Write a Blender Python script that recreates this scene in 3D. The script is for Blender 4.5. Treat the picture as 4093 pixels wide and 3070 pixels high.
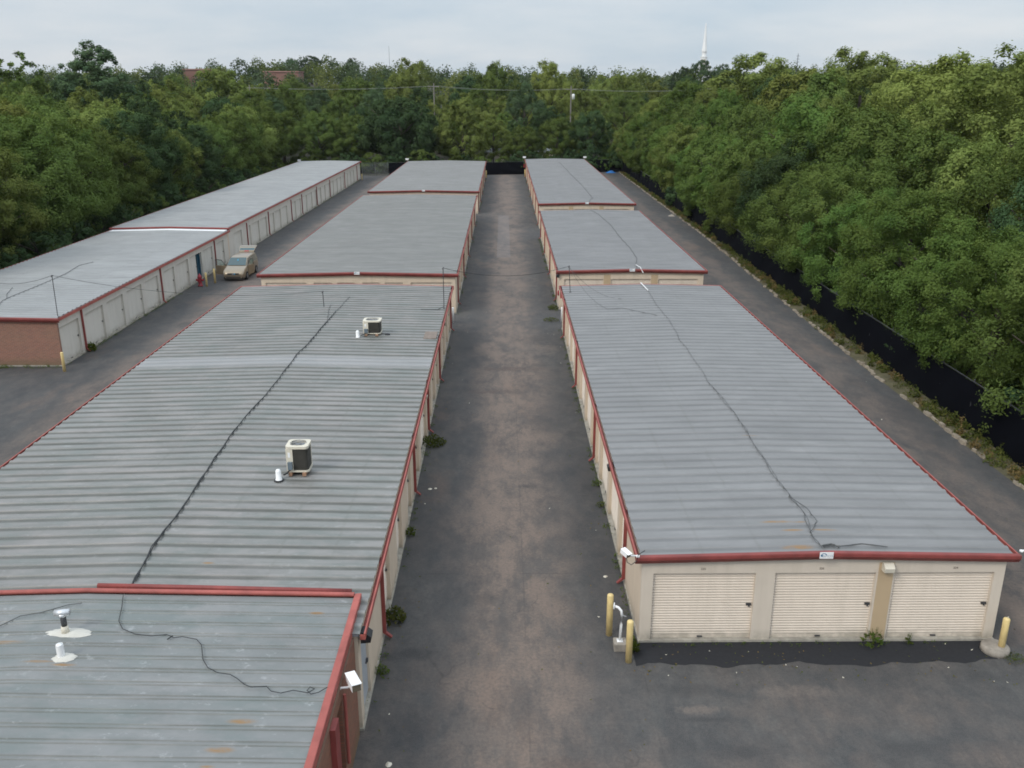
import bpy, bmesh, math, random
import numpy as np
from mathutils import Vector, Matrix, noise as mnoise
R = math.radians
S = bpy.context.scene
for o in list(bpy.data.objects): bpy.data.objects.remove(o)
COL = S.collection

# ------------------------------------------------------------------ camera, sky, sun, exposure
cd = bpy.data.cameras.new('camera'); cam = bpy.data.objects.new('camera', cd); COL.objects.link(cam)
cam.location = (0, 0, 14); cam.rotation_euler = (R(90-18.2), 0, R(-0.52))
cd.sensor_width = 36; cd.lens = 31.488; cd.clip_end = 5000; cd.clip_start = 0.1
S.camera = cam
SUN_AZ, SUN_EL = R(-134), R(40)          # light comes from the left, a little from behind the camera
W = bpy.data.worlds.new('World'); S.world = W; W.use_nodes = True
nt = W.node_tree; nt.nodes.clear()
def N(t, **k):
    n = nt.nodes.new(t)
    for a, b in k.items(): setattr(n, a, b)
    return n
wo = N('ShaderNodeOutputWorld'); bg = N('ShaderNodeBackground'); bg.inputs['Strength'].default_value = 0.1
sky = N('ShaderNodeTexSky', sky_type='NISHITA', sun_disc=False, sun_elevation=SUN_EL, sun_rotation=SUN_AZ)
sky.air_density = 1.0; sky.dust_density = 2.0
tc = N('ShaderNodeTexCoord'); sx = N('ShaderNodeSeparateXYZ'); nt.links.new(tc.outputs['Generated'], sx.inputs[0])
zz = N('ShaderNodeMath', operation='ADD'); nt.links.new(sx.outputs['Z'], zz.inputs[0]); zz.inputs[1].default_value = 0.16
dx = N('ShaderNodeMath', operation='DIVIDE'); nt.links.new(sx.outputs['X'], dx.inputs[0]); nt.links.new(zz.outputs[0], dx.inputs[1])
dy = N('ShaderNodeMath', operation='DIVIDE'); nt.links.new(sx.outputs['Y'], dy.inputs[0]); nt.links.new(zz.outputs[0], dy.inputs[1])
cv = N('ShaderNodeCombineXYZ'); nt.links.new(dx.outputs[0], cv.inputs[0]); nt.links.new(dy.outputs[0], cv.inputs[1])
cn = N('ShaderNodeTexNoise'); cn.inputs['Scale'].default_value = 0.75; cn.inputs['Detail'].default_value = 5; cn.inputs['Roughness'].default_value = 0.55
nt.links.new(cv.outputs[0], cn.inputs['Vector'])
cr = N('ShaderNodeValToRGB'); cr.color_ramp.elements[0].position = 0.36; cr.color_ramp.elements[1].position = 0.66
cr.color_ramp.elements[0].color = (4.75, 5.6, 6.45, 1); cr.color_ramp.elements[1].color = (6.35, 6.7, 7.1, 1)
nt.links.new(cn.outputs['Fac'], cr.inputs[0])
mx = N('ShaderNodeMix', data_type='RGBA'); mx.inputs[0].default_value = 0.86
el = N('ShaderNodeMapRange', interpolation_type='SMOOTHSTEP'); el.inputs['From Min'].default_value = 0.12; el.inputs['From Max'].default_value = 0.8
el.inputs['To Min'].default_value = 1.0; el.inputs['To Max'].default_value = 2.1      # an overcast sky is brighter overhead
nt.links.new(sx.outputs['Z'], el.inputs['Value'])
vm = N('ShaderNodeVectorMath', operation='SCALE'); nt.links.new(cr.outputs[0], vm.inputs[0]); nt.links.new(el.outputs[0], vm.inputs['Scale'])
nt.links.new(sky.outputs[0], mx.inputs[6]); nt.links.new(vm.outputs[0], mx.inputs[7])
nt.links.new(mx.outputs[2], bg.inputs[0]); nt.links.new(bg.outputs[0], wo.inputs[0])
sd = bpy.data.lights.new('sun', 'SUN'); sd.energy = 1.35; sd.angle = R(16); sd.color = (1.0, 0.95, 0.87)
sun = bpy.data.objects.new('sun', sd); COL.objects.link(sun)
sv = Vector((math.sin(SUN_AZ)*math.cos(SUN_EL), math.cos(SUN_AZ)*math.cos(SUN_EL), math.sin(SUN_EL)))
sun.rotation_euler = sv.to_track_quat('Z', 'Y').to_euler(); sun.location = (-60, -30, 80)
S.view_settings.view_transform = 'Standard'; S.view_settings.look = 'None'
S.view_settings.exposure = 0.24; S.view_settings.gamma = 1.0
S.render.engine = 'CYCLES'; S.cycles.max_bounces = 6; S.cycles.diffuse_bounces = 3; S.cycles.transparent_max_bounces = 12
S.cycles.filter_width = 1.75; S.cycles.use_denoising = True; S.cycles.use_adaptive_sampling = True
S.render.film_transparent = False
rnd = random.Random(7)

# ------------------------------------------------------------------ materials
def new_mat(name):
    m = bpy.data.materials.new(name); m.use_nodes = True; t = m.node_tree; t.nodes.clear()
    out = t.nodes.new('ShaderNodeOutputMaterial'); p = t.nodes.new('ShaderNodeBsdfPrincipled')
    t.links.new(p.outputs[0], out.inputs[0]); return m, t, p, out
def nn(t, typ, **k):
    n = t.nodes.new(typ)
    for a, b in k.items(): setattr(n, a, b)
    return n
def noise_fac(t, scale, detail=4, rough=.55, vec=None, lo=.35, hi=.65, stretch=None, w=0):
    if vec is None: vec = nn(t, 'ShaderNodeTexCoord').outputs['Object']
    if stretch:
        mp = nn(t, 'ShaderNodeMapping'); mp.inputs['Scale'].default_value = stretch; mp.inputs['Location'].default_value = (w, w*.7, w*.3)
        t.links.new(vec, mp.inputs[0]); vec = mp.outputs[0]
    n = nn(t, 'ShaderNodeTexNoise'); n.inputs['Scale'].default_value = scale; n.inputs['Detail'].default_value = detail; n.inputs['Roughness'].default_value = rough
    t.links.new(vec, n.inputs['Vector'])
    mr = nn(t, 'ShaderNodeMapRange'); mr.inputs['From Min'].default_value = lo; mr.inputs['From Max'].default_value = hi
    t.links.new(n.outputs['Fac'], mr.inputs['Value']); return mr.outputs[0]
def mixc(t, fac, a, b, blend='MIX'):
    m = nn(t, 'ShaderNodeMix', data_type='RGBA', blend_type=blend)
    for sock, v in ((m.inputs[0], fac), (m.inputs[6], a), (m.inputs[7], b)):
        if isinstance(v, (int, float)): sock.default_value = v
        elif isinstance(v, tuple): sock.default_value = (*v, 1) if len(v) == 3 else v
        else: t.links.new(v, sock)
    return m.outputs[2]
def mth(t, op, a, b=None, c=None, clamp=False):
    m = nn(t, 'ShaderNodeMath', operation=op, use_clamp=clamp)
    for i, v in enumerate((a, b, c)):
        if v is None: continue
        if isinstance(v, (int, float)): m.inputs[i].default_value = v
        else: t.links.new(v, m.inputs[i])
    return m.outputs[0]
def sepxyz(t, vec=None):
    if vec is None: vec = nn(t, 'ShaderNodeNewGeometry').outputs['Position']
    s = nn(t, 'ShaderNodeSeparateXYZ'); t.links.new(vec, s.inputs[0]); return s.outputs
def smooth(t, v, lo, hi, a=0., b=1.):
    m = nn(t, 'ShaderNodeMapRange', interpolation_type='SMOOTHSTEP')
    m.inputs['From Min'].default_value = lo; m.inputs['From Max'].default_value = hi
    m.inputs['To Min'].default_value = a; m.inputs['To Max'].default_value = b
    t.links.new(v, m.inputs['Value']); return m.outputs[0]
def bump(t, p, h, s=.3, d=.01):
    b = nn(t, 'ShaderNodeBump'); b.inputs['Strength'].default_value = s; b.inputs['Distance'].default_value = d
    t.links.new(h, b.inputs['Height']); t.links.new(b.outputs[0], p.inputs['Normal'])
WPOS = lambda t: nn(t, 'ShaderNodeNewGeometry').outputs['Position']
def simple(name, c, rough=.6, metal=0., var=.25, scale=3., dirt=None):
    m, t, p, o = new_mat(name)
    f = noise_fac(t, scale, 5, .6, WPOS(t), .3, .7)
    c2 = tuple(x*(1-var) for x in c) if dirt is None else dirt
    col = mixc(t, f, c, c2) if dirt is None else mixc(t, mth(t, 'MULTIPLY', f, var), c, c2)
    t.links.new(col, p.inputs['Base Color']); p.inputs['Roughness'].default_value = rough; p.inputs['Metallic'].default_value = metal
    return m
def wall_mat(name, c, streak=(.22, .19, .13), amt=.35, low=(.16, .15, .11)):
    # painted panel wall with run-down streaks and splash dirt at the foot
    m, t, p, o = new_mat(name); pos = WPOS(t)
    f = noise_fac(t, 1., 4, .6, pos, .45, .8, stretch=(3.2, 3.2, .35))
    f2 = noise_fac(t, 2.2, 4, .6, pos, .3, .75)
    z = sepxyz(t, pos)[2]
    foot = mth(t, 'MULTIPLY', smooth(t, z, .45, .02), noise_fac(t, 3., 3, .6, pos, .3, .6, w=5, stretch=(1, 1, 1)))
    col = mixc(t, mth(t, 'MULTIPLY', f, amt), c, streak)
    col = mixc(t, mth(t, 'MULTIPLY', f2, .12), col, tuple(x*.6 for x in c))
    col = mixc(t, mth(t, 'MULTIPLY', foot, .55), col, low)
    t.links.new(col, p.inputs['Base Color']); p.inputs['Roughness'].default_value = .55
    return m
def roof_mat(name, base, spots=(), strip=None, seams=(), dirtamt=.8, greenish=.4, dirtc=(.125, .13, .10), scr=0.):
    m, t, p, o = new_mat(name); pos = WPOS(t); xyz = sepxyz(t, pos)
    a = noise_fac(t, .35, 6, .65, pos, .32, .7, stretch=(1, 2.2, 1))
    b = noise_fac(t, 1.6, 5, .65, pos, .4, .75, stretch=(.5, 2.5, 1), w=3)
    c = noise_fac(t, 9., 3, .6, pos, .3, .75)
    light = tuple(min(1, x*1.13) for x in base); dark = tuple(x*.72 for x in base)
    col = mixc(t, a, light, tuple(x*.86 for x in base))
    col = mixc(t, mth(t, 'MULTIPLY', b, greenish), col, (base[0]*.66, base[1]*.72, base[2]*.66))
    col = mixc(t, mth(t, 'MULTIPLY', c, .12), col, dark)
    wn = nn(t, 'ShaderNodeTexWhiteNoise', noise_dimensions='2D'); cw = nn(t, 'ShaderNodeCombineXYZ')     # every sheet has weathered a little differently
    t.links.new(mth(t, 'FLOOR', mth(t, 'DIVIDE', xyz[1], 1.04)), cw.inputs[0]); t.links.new(mth(t, 'FLOOR', mth(t, 'DIVIDE', xyz[0], 6.3)), cw.inputs[1]); t.links.new(cw.outputs[0], wn.inputs['Vector'])
    col = mixc(t, mth(t, 'MULTIPLY', wn.outputs['Value'], .22), col, tuple(x*.62 for x in base))
    pt = noise_fac(t, .5, 5, .7, pos, .56, .66, stretch=(.7, 1.6, 1), w=61)
    col = mixc(t, mth(t, 'MULTIPLY', pt, .25), col, tuple(min(1, x*1.4) for x in base))
    if scr:      # chalky scuffs, damp-stained and paler sheets
        sc = mth(t, 'MULTIPLY', noise_fac(t, 3.2, 4, .75, pos, .60, .70, stretch=(.8, 1.3, 1), w=71), scr); col = mixc(t, sc, col, (.55, .56, .56))
        gr = mth(t, 'MULTIPLY', noise_fac(t, .9, 5, .7, pos, .46, .62, stretch=(.6, 1.2, 1), w=81), .5); col = mixc(t, gr, col, (base[0]*.66, base[1]*.78, base[2]*.76))
        wv = mth(t, 'MULTIPLY', noise_fac(t, .7, 5, .7, pos, .48, .62, stretch=(.7, 1.5, 1), w=91), .4); col = mixc(t, wv, col, (base[0]*1.32, base[1]*1.24, base[2]*1.24))
    at = nn(t, 'ShaderNodeAttribute'); at.attribute_name = 'dirt'
    d = mth(t, 'MULTIPLY', at.outputs['Fac'], mth(t, 'ADD', .5, mth(t, 'MULTIPLY', noise_fac(t, 1.1, 4, .6, pos, .3, .65, stretch=(.4, 2, 1), w=9), .5)))
    col = mixc(t, mth(t, 'MULTIPLY', d, dirtamt), col, dirtc)
    for sxx in seams:      # rows of screws where a purlin runs under the sheets
        dd = mth(t, 'ABSOLUTE', mth(t, 'SUBTRACT', xyz[0], sxx))
        f = mth(t, 'MULTIPLY', smooth(t, dd, .06, .02), noise_fac(t, .8, 3, .6, pos, .35, .6, stretch=(.2, 1, 1), w=sxx))
        col = mixc(t, mth(t, 'MULTIPLY', f, .22), col, (.14, .14, .12))
    if strip:
        f = mth(t, 'MULTIPLY', smooth(t, xyz[1], strip[0]-.05, strip[0]+.05), smooth(t, xyz[1], strip[1]+.05, strip[1]-.05))
        col = mixc(t, mth(t, 'MULTIPLY', f, .4), col, (.40, .40, .41))
    for (px, py, aa, bb) in spots:   # rust stains
        v = nn(t, 'ShaderNodeVectorMath', operation='SUBTRACT'); t.links.new(pos, v.inputs[0]); v.inputs[1].default_value = (px, py, 0)
        v2 = nn(t, 'ShaderNodeVectorMath', operation='MULTIPLY'); t.links.new(v.outputs[0], v2.inputs[0]); v2.inputs[1].default_value = (1/aa, 1/bb, 0)
        ln = nn(t, 'ShaderNodeVectorMath', operation='LENGTH'); t.links.new(v2.outputs[0], ln.inputs[0])
        f = mth(t, 'MULTIPLY', smooth(t, ln.outputs['Value'], 1.15, .25), noise_fac(t, 6., 4, .7, pos, .3, .55, stretch=(.6, 1.6, 1), w=px))
        col = mixc(t, mth(t, 'MULTIPLY', f, .85), col, (.30, .165, .055))
    t.links.new(col, p.inputs['Base Color']); p.inputs['Roughness'].default_value = .5; p.inputs['Metallic'].default_value = .25
    return m
def brick_mat(name, c1, c2, mortar):
    m, t, p, o = new_mat(name); pos = WPOS(t); s = sepxyz(t, pos)
    cb = nn(t, 'ShaderNodeCombineXYZ'); t.links.new(mth(t, 'ADD', s[0], s[1]), cb.inputs[0]); t.links.new(s[2], cb.inputs[1])
    b = nn(t, 'ShaderNodeTexBrick'); t.links.new(cb.outputs[0], b.inputs[0])
    b.inputs['Color1'].default_value = (*c1, 1); b.inputs['Color2'].default_value = (*c2, 1); b.inputs['Mortar'].default_value = (*mortar, 1)
    b.inputs['Scale'].default_value = 1.; b.inputs['Brick Width'].default_value = .22; b.inputs['Row Height'].default_value = .075; b.inputs['Mortar Size'].default_value = .008; b.inputs['Bias'].default_value = -.1
    f = noise_fac(t, .9, 5, .6, pos, .35, .7); f2 = noise_fac(t, 12, 2, .6, pos, .3, .7)
    col = mixc(t, mth(t, 'MULTIPLY', f, .35), b.outputs['Color'], (.22, .16, .10))
    col = mixc(t, mth(t, 'MULTIPLY', f2, .25), col, tuple(x*.55 for x in c1))
    foot = smooth(t, s[2], .6, .02)
    col = mixc(t, mth(t, 'MULTIPLY', foot, .5), col, (.11, .10, .05))
    t.links.new(col, p.inputs['Base Color']); p.inputs['Roughness'].default_value = .85
    return m
def asphalt_mat(name, dark, mid, brown):
    m, t, p, o = new_mat(name); pos = WPOS(t); x, y, z = sepxyz(t, pos)
    wob = mth(t, 'MULTIPLY', mth(t, 'SUBTRACT', noise_fac(t, .25, 4, .6, pos, 0, 1), .5), 3.2)
    xw = mth(t, 'ADD', x, wob)
    big = noise_fac(t, .22, 7, .72, pos, .40, .60, stretch=(1.2, .55, 1))
    med = noise_fac(t, 1.1, 6, .7, pos, .36, .66, stretch=(1.2, .7, 1), w=2)
    fine = noise_fac(t, 11., 5, .75, pos, .3, .7); grain = noise_fac(t, 45., 3, .75, pos, .35, .7)
    mott = noise_fac(t, 1.9, 6, .74, pos, .43, .60, stretch=(1.15, .8, 1), w=17)
    col = mixc(t, mth(t, 'ADD', mth(t, 'MULTIPLY', big, .72), mth(t, 'MULTIPLY', smooth(t, y, 30, 17), .3)), dark, mid)
    col = mixc(t, mth(t, 'MULTIPLY', med, .38), col, tuple(a*.45+b*.55 for a, b in zip(mid, brown)))
    col = mixc(t, mth(t, 'MULTIPLY', mott, .5), col, tuple(a*1.05 for a in dark))
    # dust and wear along the driving lanes
    def lane(cx, w, amt):
        d = mth(t, 'ABSOLUTE', mth(t, 'SUBTRACT', xw, cx)); return mth(t, 'MULTIPLY', smooth(t, d, w, w*.25), amt)
    lanes = mth(t, 'MAXIMUM', mth(t, 'MAXIMUM', lane(.25, 2.6, .95), lane(-19.4, 1.7, .7)), mth(t, 'MAXIMUM', lane(15.0, 1.5, .9), lane(17.2, 1.3, .55)))
    yard = mth(t, 'MULTIPLY', smooth(t, y, 21, 18), mth(t, 'MULTIPLY', noise_fac(t, .35, 4, .6, pos, .45, .68, w=55), .6))
    lanes = mth(t, 'MAXIMUM', lanes, yard)
    dust = mth(t, 'MULTIPLY', lanes, mth(t, 'ADD', mth(t, 'MULTIPLY', noise_fac(t, .75, 7, .72, pos, .40, .57, stretch=(1.3, .6, 1), w=11), .72), .26))
    col = mixc(t, dust, col, brown)
    # oil drips, reddish silt
    oil = mth(t, 'MULTIPLY', noise_fac(t, .5, 4, .6, pos, .60, .72, w=21, stretch=(1, .8, 1)), .55)
    col = mixc(t, oil, col, tuple(a*.6 for a in dark))
    silt = mth(t, 'MULTIPLY', noise_fac(t, .3, 5, .65, pos, .58, .75, w=31, stretch=(1, .5, 1)), .5)
    col = mixc(t, silt, col, (brown[0]*1.15, brown[1]*1.0, brown[2]*.9))
    pale = tuple(a*.5+b*.62 for a, b in zip(mid, brown)); deep = (.017, .018, .021); rust = (.085, .055, .044)
    for (px, py, aa, bb, cc, am) in ((4.6, 17.75, .75, .18, pale, .8), (4.8, 17.4, .8, .13, deep, .6), (7., 18.4, 1.3, .3, pale, .6), (5.2, 16.3, .9, .3, deep, .6), (9.2, 16.4, 1., .3, deep, .5), (4.6, 18.5, .8, .25, deep, .4),
            (.3, 45.1, 2.1, .45, rust, .8), (-.6, 41.4, 1.3, .5, rust, .7), (1.5, 48.8, 1.8, 2., pale, .5), (.9, 30.4, .4, .3, deep, .7), (1.7, 37., 1., 2., deep, .35), (-2.5, 20.0, 1.0, .35, deep, .85), (3.1, 30.2, .4, .55, deep, .8), (-2.1, 50., .9, 4., deep, .5),
            (1.3, 16., .9, .3, rust, .5), (-.5, 17., 1.2, .8, pale, .45), (.2, 70, 1.3, 5, pale, .5), (15., 60, 1.1, 5, pale, .6), (-1.6, 62, .7, 9, deep, .4), (3.0, 75, .5, 12, deep, .4), (17.8, 36, .9, 5, deep, .45)):
        v = nn(t, 'ShaderNodeVectorMath', operation='SUBTRACT'); t.links.new(pos, v.inputs[0]); v.inputs[1].default_value = (px, py, 0)
        v2 = nn(t, 'ShaderNodeVectorMath', operation='MULTIPLY'); t.links.new(v.outputs[0], v2.inputs[0]); v2.inputs[1].default_value = (1/aa, 1/bb, 0)
        ln = nn(t, 'ShaderNodeVectorMath', operation='LENGTH'); t.links.new(v2.outputs[0], ln.inputs[0])
        f = mth(t, 'MULTIPLY', smooth(t, mth(t, 'ADD', ln.outputs['Value'], mth(t, 'MULTIPLY', mott, .7)), 1.35, .35), am); col = mixc(t, f, col, cc)
    col = mixc(t, mth(t, 'MULTIPLY', fine, .5), col, tuple(a*.6 for a in dark))
    col = mixc(t, mth(t, 'MULTIPLY', grain, .34), col, (.18, .17, .16))
    def seam(v, at, w, amt, c=(.02, .02, .022)):
        nonlocal col
        q = mth(t, 'ADD', v, mth(t, 'MULTIPLY', wob, .02))
        d = mth(t, 'ABSOLUTE', mth(t, 'SUBTRACT', q, at)); f = mth(t, 'MULTIPLY', smooth(t, d, w, w*.3), mth(t, 'MULTIPLY', noise_fac(t, .6, 3, .6, pos, .4, .6, w=at), amt))
        col = mixc(t, f, col, c)
    seam(x, .55, .03, .2); seam(y, 24.1, .03, .5); seam(x, 3.5, .03, .2)
    # paler concrete-like patch in the far part of the lane
    pf = mth(t, 'MULTIPLY', mth(t, 'MULTIPLY', smooth(t, x, -.65, -.6), smooth(t, x, .6, .55)), mth(t, 'MULTIPLY', smooth(t, y, 78, 78.3), smooth(t, y, 106, 105.5)))
    col = mixc(t, mth(t, 'MULTIPLY', pf, .28), col, (.20, .19, .19))
    vor = nn(t, 'ShaderNodeTexVoronoi', feature='DISTANCE_TO_EDGE'); vor.inputs['Scale'].default_value = .22
    vv = nn(t, 'ShaderNodeVectorMath', operation='ADD'); t.links.new(pos, vv.inputs[0])
    cw = nn(t, 'ShaderNodeCombineXYZ'); t.links.new(wob, cw.inputs[0]); t.links.new(mth(t, 'MULTIPLY', wob, -1.3), cw.inputs[1]); t.links.new(cw.outputs[0], vv.inputs[1]); t.links.new(vv.outputs[0], vor.inputs['Vector'])
    cf = mth(t, 'MULTIPLY', smooth(t, vor.outputs['Distance'], .006, .001), mth(t, 'MULTIPLY', noise_fac(t, .35, 3, .6, pos, .54, .64, w=41), .25))
    col = mixc(t, cf, col, (.02, .02, .02))
    t.links.new(col, p.inputs['Base Color']); p.inputs['Roughness'].default_value = .88
    bump(t, p, fine, .35, .01)
    return m
def leaf_mat(name, a, b, trans=.28, hue=.05):
    m, t, p, o = new_mat(name); t.nodes.remove(p)
    at = nn(t, 'ShaderNodeAttribute'); at.attribute_name = 'tint'
    oi = nn(t, 'ShaderNodeObjectInfo'); g = nn(t, 'ShaderNodeNewGeometry')
    f = mth(t, 'ADD', mth(t, 'MULTIPLY', at.outputs['Fac'], .82), mth(t, 'MULTIPLY', g.outputs['Random Per Island'], .18))
    col = mixc(t, f, a, b)
    hs = nn(t, 'ShaderNodeHueSaturation')
    t.links.new(mth(t, 'ADD', .5-hue*.5, mth(t, 'MULTIPLY', oi.outputs['Random'], hue)), hs.inputs['Hue'])
    t.links.new(mth(t, 'ADD', .78, mth(t, 'MULTIPLY', oi.outputs['Random'], .48)), hs.inputs['Value'])
    t.links.new(col, hs.inputs['Color'])
    d = nn(t, 'ShaderNodeBsdfDiffuse'); tr = nn(t, 'ShaderNodeBsdfTranslucent'); ms = nn(t, 'ShaderNodeMixShader'); ms.inputs[0].default_value = trans
    t.links.new(hs.outputs[0], d.inputs[0]); t.links.new(mixc(t, .5, hs.outputs[0], (.16, .20, .03)), tr.inputs[0])
    t.links.new(d.outputs[0], ms.inputs[1]); t.links.new(tr.outputs[0], ms.inputs[2]); t.links.new(ms.outputs[0], o.inputs[0])
    return m
def glass_mat(name, c, rough=.08):
    m, t, p, o = new_mat(name); p.inputs['Base Color'].default_value = (*c, 1); p.inputs['Roughness'].default_value = rough
    p.inputs['Specular IOR Level'].default_value = .7; p.inputs['Coat Weight'].default_value = .5; return m

M = {}
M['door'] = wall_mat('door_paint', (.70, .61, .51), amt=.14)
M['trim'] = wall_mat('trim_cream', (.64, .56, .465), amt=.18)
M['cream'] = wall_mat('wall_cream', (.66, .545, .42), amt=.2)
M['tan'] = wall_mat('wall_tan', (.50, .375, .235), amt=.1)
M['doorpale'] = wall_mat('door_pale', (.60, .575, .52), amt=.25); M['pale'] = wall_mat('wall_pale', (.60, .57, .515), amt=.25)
M['slab'] = simple('slab_concrete', (.42, .39, .33), .9, var=.45, scale=4)
M['red'] = simple('red_trim', (.275, .058, .050), .6, var=.4, scale=1.8)
M['redfade'] = simple('red_faded', (.40, .105, .085), .65, var=.35, scale=2.2)
M['steel'] = simple('steel', (.30, .31, .32), .4, .8)
M['darksteel'] = simple('dark_steel', (.10, .10, .105), .5, .5)
M['white'] = simple('white_paint', (.84, .84, .83), .45, var=.08)
M['offwhite'] = simple('off_white', (.66, .61, .50), .5, var=.12)
M['black'] = simple('black_plastic', (.022, .022, .024), .55)
M['cable'] = simple('cable_black', (.018, .02, .021), .6)
M['thincable'] = simple('cable_grey', (.075, .078, .076), .6)
M['yellow'] = simple('bollard_yellow', (.78, .60, .27), .5, var=.2, scale=5)
M['concrete'] = simple('concrete', (.36, .32, .27), .9, var=.4, scale=5)
M['rubble'] = simple('rubble', (.34, .285, .215), .95, var=.55, scale=3)
M['wood'] = simple('timber', (.40, .23, .14), .8, var=.4, scale=8)
M['ply'] = simple('plywood', (.25, .20, .165), .85, var=.35, scale=6)
M['bark'] = simple('bark', (.07, .055, .04), .95, var=.5, scale=4)
M['hydrant'] = simple('hydrant_red', (.30, .018, .03), .4, var=.25)
M['greydoor'] = simple('grey_door', (.40, .43, .46), .4, var=.15)
M['interior'] = simple('unit_interior', (.05, .05, .05), .9)
M['teal'] = simple('teal_sheet', (.02, .10, .16), .6)
M['brick'] = brick_mat('brick', (.30, .125, .085), (.22, .095, .07), (.27, .22, .18))
M['brickdark'] = brick_mat('brick_office', (.27, .10, .06), (.19, .07, .045), (.14, .09, .065))
M['asphalt'] = asphalt_mat('asphalt', (.023, .026, .030), (.082, .083, .080), (.215, .157, .122))
M['tar'] = simple('fresh_tar', (.018, .019, .023), .85, var=.35, scale=9)
M['soil'] = simple('soil', (.055, .05, .03), .95, var=.5, scale=.4)
M['screen'] = simple('privacy_screen', (.0045, .005, .008), 1., var=.3); M['screen'].node_tree.nodes['Principled BSDF'].inputs['Specular IOR Level'].default_value = .05
M['bluetarp'] = simple('blue_tarp', (.02, .17, .50), .5, var=.3)
M['logo'] = simple('logo_blue', (.03, .17, .33), .5); M['logogrey'] = simple('logo_grey', (.42, .48, .55), .5)
M['ink'] = simple('number_ink', (.19, .15, .12), .7)
M['oldroof'] = simple('old_roof', (.30, .32, .34), .6)
M['redroof'] = simple('red_brick_far', (.27, .14, .11), .8)
M['grass'] = leaf_mat('grass', (.12, .115, .035), (.05, .075, .02), .2, .02)
M['weed'] = leaf_mat('weed', (.06, .10, .02), (.10, .11, .03), .25, .03)
M['dryweed'] = leaf_mat('dry_weed', (.20, .135, .06), (.12, .09, .04), .2, .02)
LK = {
 'olive': leaf_mat('leaf_olive', (.125, .170, .046), (.225, .262, .076), .30, .02),
 'mid':   leaf_mat('leaf_mid', (.076, .120, .034), (.152, .196, .054), .28, .02),
 'dark':  leaf_mat('leaf_dark', (.034, .066, .031), (.074, .112, .046), .18, .02),
 'blue':  leaf_mat('leaf_bluegreen', (.058, .102, .054), (.112, .162, .076), .22, .02),
 'bright':leaf_mat('leaf_bright', (.070, .130, .034), (.148, .208, .054), .30, .02),
 'yellow':leaf_mat('leaf_yellow', (.168, .208, .054), (.262, .290, .082), .32, .02)}

# ------------------------------------------------------------------ mesh helpers
WL = {}
class MB:
    def __init__(s): s.v = []; s.f = []; s.mi = []; s.cur = 0
    def add(s, vs, fs):
        b = len(s.v); s.v += [tuple(p) for p in vs]; s.f += [tuple(b+i for i in f) for f in fs]; s.mi += [s.cur]*len(fs)
    def box(s, a, b):
        (x0, y0, z0), (x1, y1, z1) = a, b
        s.add([(x0,y0,z0),(x1,y0,z0),(x1,y1,z0),(x0,y1,z0),(x0,y0,z1),(x1,y0,z1),(x1,y1,z1),(x0,y1,z1)],
              [(0,3,2,1),(4,5,6,7),(0,1,5,4),(1,2,6,5),(2,3,7,6),(3,0,4,7)])
    def tube(s, pts, r, n=8, cap=True):
        pts = [Vector(p) for p in pts]; rs = r if isinstance(r, (list, tuple)) else [r]*len(pts); rings = []
        up = Vector((0, 0, 1)); b0 = len(s.v); vs = []
        for i, p in enumerate(pts):
            d = (pts[min(i+1, len(pts)-1)]-pts[max(i-1, 0)]).normalized()
            a = d.cross(up); a = a.normalized() if a.length > .05 else d.cross(Vector((0, 1, 0))).normalized()
            c = d.cross(a)
            vs += [p+rs[i]*(math.cos(2*math.pi*k/n)*a+math.sin(2*math.pi*k/n)*c) for k in range(n)]
        fs = [(i*n+k, i*n+(k+1) % n, (i+1)*n+(k+1) % n, (i+1)*n+k) for i in range(len(pts)-1) for k in range(n)]
        if cap: fs += [tuple(range(n-1, -1, -1)), tuple((len(pts)-1)*n+k for k in range(n))]
        s.add(vs, fs)
    def lathe(s, prof, c=(0, 0, 0), n=16, sq=None):
        vs = []; 
        for r, z in prof:
            for k in range(n):
                a = 2*math.pi*k/n; vs.append((c[0]+r*math.cos(a), c[1]+r*math.sin(a), c[2]+z))
        fs = [(i*n+k, i*n+(k+1) % n, (i+1)*n+(k+1) % n, (i+1)*n+k) for i in range(len(prof)-1) for k in range(n)]
        fs += [tuple(range(n-1, -1, -1)), tuple((len(prof)-1)*n+k for k in range(n))]
        s.add(vs, fs)
    def prism(s, poly, a, b, axis='x'):     # poly of 2D points extruded between a and b
        def P(u, v, w): return (w, u, v) if axis == 'x' else (u, w, v) if axis == 'y' else (u, v, w)
        n = len(poly); vs = [P(u, v, a) for u, v in poly]+[P(u, v, b) for u, v in poly]
        fs = [tuple(range(n-1, -1, -1)), tuple(range(n, 2*n))]+[(k, (k+1) % n, n+(k+1) % n, n+k) for k in range(n)]
        s.add(vs, fs)
    def mesh(s, name, mats, off=(0, 0, 0), smooth=False, fix=True):
        me = bpy.data.meshes.new(name)
        me.from_pydata([(p[0]-off[0], p[1]-off[1], p[2]-off[2]) for p in s.v], [], s.f)
        for m in (mats if isinstance(mats, (list, tuple)) else [mats]): me.materials.append(m)
        if max(s.mi, default=0): me.polygons.foreach_set('material_index', s.mi)
        if fix:
            bm = bmesh.new(); bm.from_mesh(me); bmesh.ops.recalc_face_normals(bm, faces=bm.faces); bm.to_mesh(me); bm.free()
        if smooth: me.polygons.foreach_set('use_smooth', [True]*len(me.polygons))
        me.update(); return me
def link(name, data, parent=None, loc=None, rz=0.):
    o = bpy.data.objects.new(name, data); COL.objects.link(o)
    pl = WL[parent] if parent else Vector((0, 0, 0)); loc = Vector(loc) if loc is not None else pl.copy()
    o.parent = parent; o.location = loc-pl; o.rotation_euler = (0, 0, rz); WL[o] = loc; return o
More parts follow.
